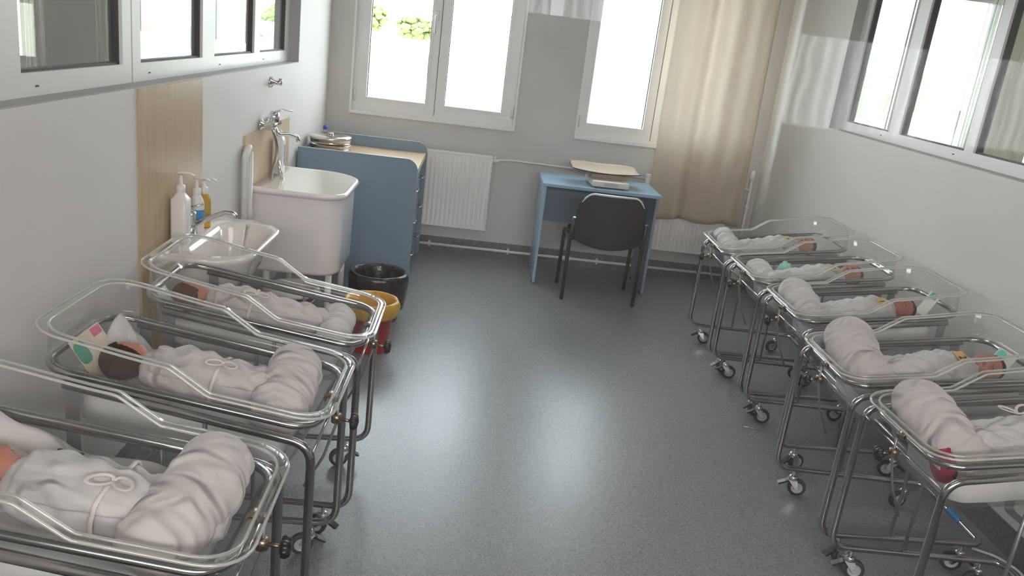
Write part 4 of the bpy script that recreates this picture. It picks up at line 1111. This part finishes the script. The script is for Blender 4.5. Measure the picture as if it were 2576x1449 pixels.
def text_part(name, body, size, mat, parent, m4):
    cu = bpy.data.curves.new(name, 'FONT'); cu.body = body; cu.size = size; cu.extrude = 0.0003; cu.align_x = 'CENTER'; cu.align_y = 'CENTER'
    cu.offset = 0.0006
    tmp = bpy.data.objects.new(name+'_tmp', cu)
    col.objects.link(tmp)
    dg = bpy.context.evaluated_depsgraph_get()
    me = bpy.data.meshes.new_from_object(tmp.evaluated_get(dg))
    bpy.data.objects.remove(tmp)
    me.materials.clear(); me.materials.append(M[mat]); me.name = name
    o = bpy.data.objects.new(name, me); col.objects.link(o)
    o.parent = parent; o.matrix_local = m4
    return o

def newborn(key, a, b, c, turn, yaw, label, skin, hair, low, seed, swmat='cotton', rib=None, num=None, marks=False, scale=1.0, body_yaw=None):
    s = NEAR[key]
    t = bpy.data.objects.new('person', None); col.objects.link(t); t.empty_display_size = 0.1
    t.matrix_world = MW[key] @ Matrix.Translation((a, b, c)) @ Matrix.Rotation(R(yaw)*s, 4, 'Z') @ Matrix.Scale(scale, 4)
    tag(t, label, 'person', 'swaddled newborns in the bassinets')
    hm = Matrix.Rotation(-R(turn)*s, 4, 'X')
    body_mesh(t, hm, skin)
    hair_mesh(t, hm, hair, seed, low)
    sd = swaddle_mesh(t, None, swmat, seed, s)
    if rib is not None: ribbon(t, None, rib, seed)
    if num:
        x0 = -0.115
        a0 = 0.35*s
        P = sw_pt(x0, a0, seed, 0.0125)
        Pa = sw_pt(x0, a0+0.3, seed, 0.0125); Pb = sw_pt(x0, a0-0.3, seed, 0.0125)
        ny = (Pa-Pb).normalized(); nx = Vector((1, 0, 0)); nz = nx.cross(ny).normalized()
        fr = Matrix((nx, ny, nz)).transposed().to_4x4(); fr.translation = P
        tg = MB().box((0, 0, 0), (0.034, 0.062, 0.0014), bev=0.0005).build('name_tag', 'tag', t, fr)
        text_part('tag_number', num, 0.034, 'ink', tg, Matrix.Translation((0, s*0.006, 0.0008)) @ Matrix.Rotation(R(90*s), 4, 'Z'))
    if marks:
        for k in (0, 1):
            P = sw_pt(-0.115-0.030*k, -0.42*s, seed, 0.006)
            MB().box((0, 0, 0), (0.018, 0.006, 0.003), bev=0.001).build('tag_mark', 'ink', t, Matrix.Translation(P))
    return t
newborn('L1', 0.535, 0.010, -0.018, -55, 0, 'newborn in the nearest left bassinet, white swaddle tied with a cream bow', 'skin', 'hairdark', 0.0, 1, rib=-0.24, marks=True, swmat='cotton', scale=1.08)
newborn('L2', 0.550, 0.035, -0.016, -62, 6, 'dark haired newborn seen from behind in the middle left bassinet', 'skin', 'hairdark', -0.044, 2, marks=True, swmat='cotton2', rib=-0.25)
newborn('L3', 0.585, 0.060, -0.016, -55, 8, 'brown haired newborn in the bassinet beside the washbasin', 'skin', 'hairred', -0.02, 3, marks=True, swmat='cotton2', rib=-0.20)
newborn('R1', 0.520, 0.0, -0.016, 35, 0, 'red faced newborn with a yellow tag in the farthest right bassinet', 'skin', 'hairdark', 0.012, 4, num='10')
newborn('R2', 0.520, -0.060, -0.016, 30, -4, 'newborn in white wrap beside the mint cloth, second bassinet from the back', 'skin', 'hairred', 0.02, 5, num='5', swmat='cotton')
newborn('R3', 0.510, -0.045, -0.014, 25, -3, 'red faced newborn wearing yellow tag number 11', 'skin2', 'hairdark', 0.022, 6, num='11', swmat='cotton')
newborn('R4', 0.560, -0.050, -0.014, 48, 0, 'newborn wearing yellow tag number 2, face turned to the photo', 'skin', 'hairdark', 0.0, 7, num='2', swmat='cotton', scale=1.05)
newborn('R5', 0.560, -0.030, -0.014, 30, 0, 'newborn in the front right bassinet, head outside the frame', 'skin', 'hairdark', 0.0, 8, swmat='cotton', rib=-0.2, scale=1.05)

# ------------------------------------------------------------------ rolled blankets at the foot of each bassinet
def roll(name, key, pts, radii, seed, mat, label, squash=0.9, group='rolled blankets across the bassinet feet'):
    pts = [Vector(p_) for p_ in pts]
    # smooth the path
    P = []; RR = []
    n = len(pts)
    for i in range(n-1):
        for k in range(16):
            t = k/16
            p0, p1, p2, p3 = pts[max(i-1, 0)], pts[i], pts[i+1], pts[min(i+2, n-1)]
            P.append(0.5*((2*p1)+(-p0+p2)*t+(2*p0-5*p1+4*p2-p3)*t*t+(-p0+3*p1-3*p2+p3)*t**3))
            RR.append(lerp(radii[i], radii[i+1], sstep(0, 1, t)))
    P.append(pts[-1]); RR.append(radii[-1])
    N = len(P); nn = 44; rings = []
    up = Vector((0, 0, 1))
    for i in range(N):
        T = (P[min(i+1, N-1)]-P[max(i-1, 0)]).normalized()
        sd = T.cross(up).normalized(); u2 = sd.cross(T)
        endk = min(i, N-1-i)
        ek = 1.0-(0.55 if endk == 0 else 0.14 if endk == 1 else 0.04 if endk == 2 else 0.0)
        ring = []
        for k in range(nn):
            a = 2*math.pi*k/nn
            r_ = RR[i]*ek
            wv = i*0.42+1.5*math.cos(a-0.6)+2.4*N3(i*0.065+seed, math.cos(a)*1.1, math.sin(a)*1.1)
            f = 0.055*(1-2*abs(math.sin(wv*0.5+seed)))+0.03*(1-2*abs(math.sin(wv*1.13+a*0.7+seed*2)))+0.024*math.sin(i*1.25+3.2*math.cos(a-0.4)+5*N3(i*0.05, math.cos(a), seed+3))*(0.4+0.6*abs(N3(i*0.08, math.cos(a)*1.5, seed+9))*2)+0.09*N3(math.cos(a)*1.2+seed, math.sin(a)*1.2, i*0.09)
            spiral = 0.05*(((a/(2*math.pi)+0.15) % 1.0))
            r_ *= 1+f*0.8-spiral
            ring.append(P[i]+sd*math.cos(a)*r_+u2*math.sin(a)*r_*squash)
        rings.append(ring)
    ea = MB().loft(rings, cap=True)
    o = ea.build(name, mat, None, MW[key], sub=1)
    tag(o, label, 'blanket', group)
    return o
def B(key, b): return b*NEAR[key]          # b measured towards the photographer
for key, pts, rad, seed, mat, lb in (
    ('L1', [(0.150, -0.165, 0.010), (0.115, -0.10, 0.035), (0.125, 0.0, 0.010), (0.155, 0.10, -0.015), (0.175, 0.165, -0.045)], [0.060, 0.082, 0.087, 0.084, 0.058], 1, 'cotton2', 'thick white rolled blanket at the foot of the nearest left bassinet'),
    ('L2', [(0.170, -0.150, 0.000), (0.125, -0.09, 0.025), (0.115, 0.0, 0.000), (0.115, 0.08, -0.02), (0.120, 0.150, -0.04)], [0.050, 0.075, 0.080, 0.080, 0.06], 2, 'cotton2', 'white rolled blanket at the foot of the middle left bassinet'),
    ('L3', [(0.150, -0.145, -0.035), (0.110, -0.08, -0.020), (0.105, 0.0, -0.03), (0.105, 0.08, -0.025), (0.110, 0.145, -0.04)], [0.040, 0.055, 0.055, 0.058, 0.045], 3, 'cotton', 'low folded white blanket at the foot of the back left bassinet'),
    ('R1', [(0.070, -0.165, 0.030), (0.075, -0.10, 0.035), (0.085, 0.0, 0.000), (0.100, 0.09, -0.030)], [0.045, 0.055, 0.058, 0.045], 4, 'cotton', 'slim white roll at the foot of the farthest right bassinet'),
    ('R2', [(0.090, -0.140, -0.010), (0.085, -0.07, 0.0), (0.095, 0.02, -0.02), (0.110, 0.12, -0.04)], [0.045, 0.060, 0.060, 0.050], 5, 'cotton', 'crumpled white cloth at the foot of the bassinet with the mint cloth'),
    ('R3', [(0.085, -0.165, 0.040), (0.075, -0.09, 0.045), (0.085, 0.0, 0.015), (0.100, 0.10, -0.030)], [0.055, 0.072, 0.072, 0.055], 6, 'cotton', 'rounded white roll at the foot of the middle right bassinet'),
    ('R4', [(0.150, -0.170, 0.055), (0.115, -0.11, 0.060), (0.105, -0.01, 0.025), (0.125, 0.08, -0.015), (0.17, 0.14, -0.045)], [0.065, 0.092, 0.092, 0.085, 0.06], 7, 'cotton2', 'tall thick rolled blanket at the foot of the bassinet tagged 2'),
    ('R5', [(0.120, -0.165, 0.050), (0.095, -0.10, 0.055), (0.105, 0.0, 0.020), (0.135, 0.08, -0.025), (0.17, 0.13, -0.045)], [0.060, 0.090, 0.092, 0.080, 0.06], 8, 'cotton2', 'tall rolled blanket at the foot of the front right bassinet')):
    roll('rolled_blanket', key, [(p_[0], B(key, p_[1]), p_[2]) for p_ in pts], rad, seed, mat, lb)

# ------------------------------------------------------------------ small things inside the bassinets
def sheet(name, key, a0, a1, b0, b1, cfn, seed, mat, label, cat='cloth', solid=0.003, nu=30, nv=24):
    o = MB().grid(lambda u, v: Vector((lerp(a0, a1, u), B(key, lerp(b0, b1, v)), cfn(u, v))), nu, nv).build(name, mat, None, MW[key], solid=solid)
    return tag(o, label, cat)
sheet('muslin_cloth', 'L2', 0.40, 0.655, -0.150, 0.135, lambda u, v: -0.066+0.012*N3(u*5, v*5, 2)+0.075*sstep(0.45, 1.0, u)*sstep(0.55, 0.0, v)+0.02*sstep(0.8, 1, u), 1, 'cotton', 'white cloth with a raised corner under the dark haired head')
sheet('muslin_cloth', 'L1', 0.20, 0.665, -0.168, 0.120, lambda u, v: -0.066+0.010*N3(u*5, v*4, 5)+(0.015+0.050*u)*sstep(0.22, 0.0, v)+0.05*sstep(0.75, 1.0, u)*sstep(0.9, 0.3, v)+0.012*math.sin(u*11)*sstep(0.4, 0, v), 2, 'cotton', 'large white sheet under the baby in the nearest left bassinet')
sheet('muslin_cloth', 'L3', 0.52, 0.66, -0.11, 0.135, lambda u, v: -0.066+0.012*N3(u*5, v*5, 8)+0.045*sstep(0.4, 1.0, u), 3, 'cotton', 'small white cloth at the head of the back left bassinet')
sheet('mint_cloth', 'R2', 0.20, 0.31, -0.150, -0.065, lambda u, v: -0.055+0.065*math.sin(math.pi*u)*(1-0.8*v)+0.02*N3(u*7, v*7, 1), 4, 'mint', 'mint green cloth bunched against the wall side of the bassinet')

def card(name, key, a, b, c, tilt, yaw, w_, h_, mat, label, parts=(), cat='card'):
    t = bpy.data.objects.new(name, None); col.objects.link(t); t.empty_display_size = 0.05
    t.matrix_world = MW[key] @ Matrix.Translation((a, B(key, b), c)) @ Matrix.Rotation(R(yaw)*NEAR[key], 4, 'Z') @ Matrix.Rotation(R(tilt), 4, 'Y')
    tag(t, label, cat)
    MB().box((0, 0, h_/2 if False else 0), (h_, w_, 0.0016), bev=0.0006).build('sheet', mat, t)
    for (nm, pa, pb, pw, ph, pm, rnd) in parts:
        s_ = NEAR[key]
        mb = MB()
        if rnd: mb.loft([ring3(rrect(pa-ph/2, pa+ph/2, s_*pb-pw/2, s_*pb+pw/2, min(pw, ph)*0.35, 5), z) for z in (0.0009, 0.0019)])
        else: mb.bb(pa-ph/2, pa+ph/2, s_*pb-pw/2, s_*pb+pw/2, 0.0009, 0.0016)
        mb.build(nm, pm, t)
    return t
card('name_card', 'L2', 0.640, 0.012, -0.022, -48, 0, 0.165, 0.125, 'card', 'cream card with a green sticker and pink strip behind the dark hair', (('pink_strip', 0.047, -0.052, 0.050, 0.024, 'pink', False), ('green_sticker', 0.020, 0.055, 0.056, 0.062, 'green', True)))
card('name_card', 'L3', 0.655, 0.10, -0.030, -50, 0, 0.075, 0.08, 'cardwhite', 'small pale card with a mint sticker at the head of the back left bassinet', (('mint_sticker', 0.006, 0.012, 0.03, 0.04, 'mint', True),))
card('name_card', 'L1', 0.500, -0.10, -0.048, -12, 10, 0.09, 0.12, 'card', 'cream card lying beside the orange cheek at the left edge', ())
card('name_card', 'R3', 0.640, 0.030, 0.0, -55, 0, 0.085, 0.115, 'cardwhite', 'pale card with a green sticker at the head of the middle right bassinet', (('green_sticker', 0.042, 0.0, 0.055, 0.030, 'green', False),))
card('name_card', 'R4', 0.650, 0.0, -0.012, -55, 0, 0.110, 0.085, 'cardwhite', 'pale card with a turquoise sticker beside the baby tagged 2', (('turquoise_sticker', 0.010, -0.022, 0.05, 0.055, 'mint2', True),))
card('blue_band', 'R1', 0.325, -0.105, -0.020, 0, 0, 0.022, 0.07, 'bluething', 'small blue band lying on the wrap in the farthest right bassinet', (), 'band')
wp = bpy.data.objects.new('wrapper', None); col.objects.link(wp); wp.empty_display_size = 0.05
wp.matrix_world = MW['R5'] @ Matrix.Translation((0.072, B('R5', 0.095), -0.048))
tag(wp, 'crumpled red and pink wrapper in the foot end of the front right bassinet', 'wrapper')
def wfn(u, v):
    th = v*2*math.pi
    r1_ = 0.062*(1+0.15*N3(u*4, math.cos(th)*2, math.sin(th)*2))*math.sin(math.pi*(0.08+0.84*u))
    return Vector((r1_*0.45*math.cos(th), (u-0.5)*0.13, r1_*math.sin(th)))
MB().grid(wfn, 20, 28).build('film', 'redpack', wp)
MB().box((-0.029, B('R5', 0.006), 0.006), (0.002, 0.055, 0.016), bev=0.0008).build('white_stripe', 'cardwhite', wp)
sl = tag(MB().lathe([(0.0135, -0.045), (0.0135, 0.045)], n=14, axis='y').build('tape_band', 'bluetape', None, Matrix.Translation((CR['R4'][0]+0.635, CR['R4'][1]-0.03, 0.118))), 'blue tape wound round the base bar of the bassinet tagged 2', 'tape')
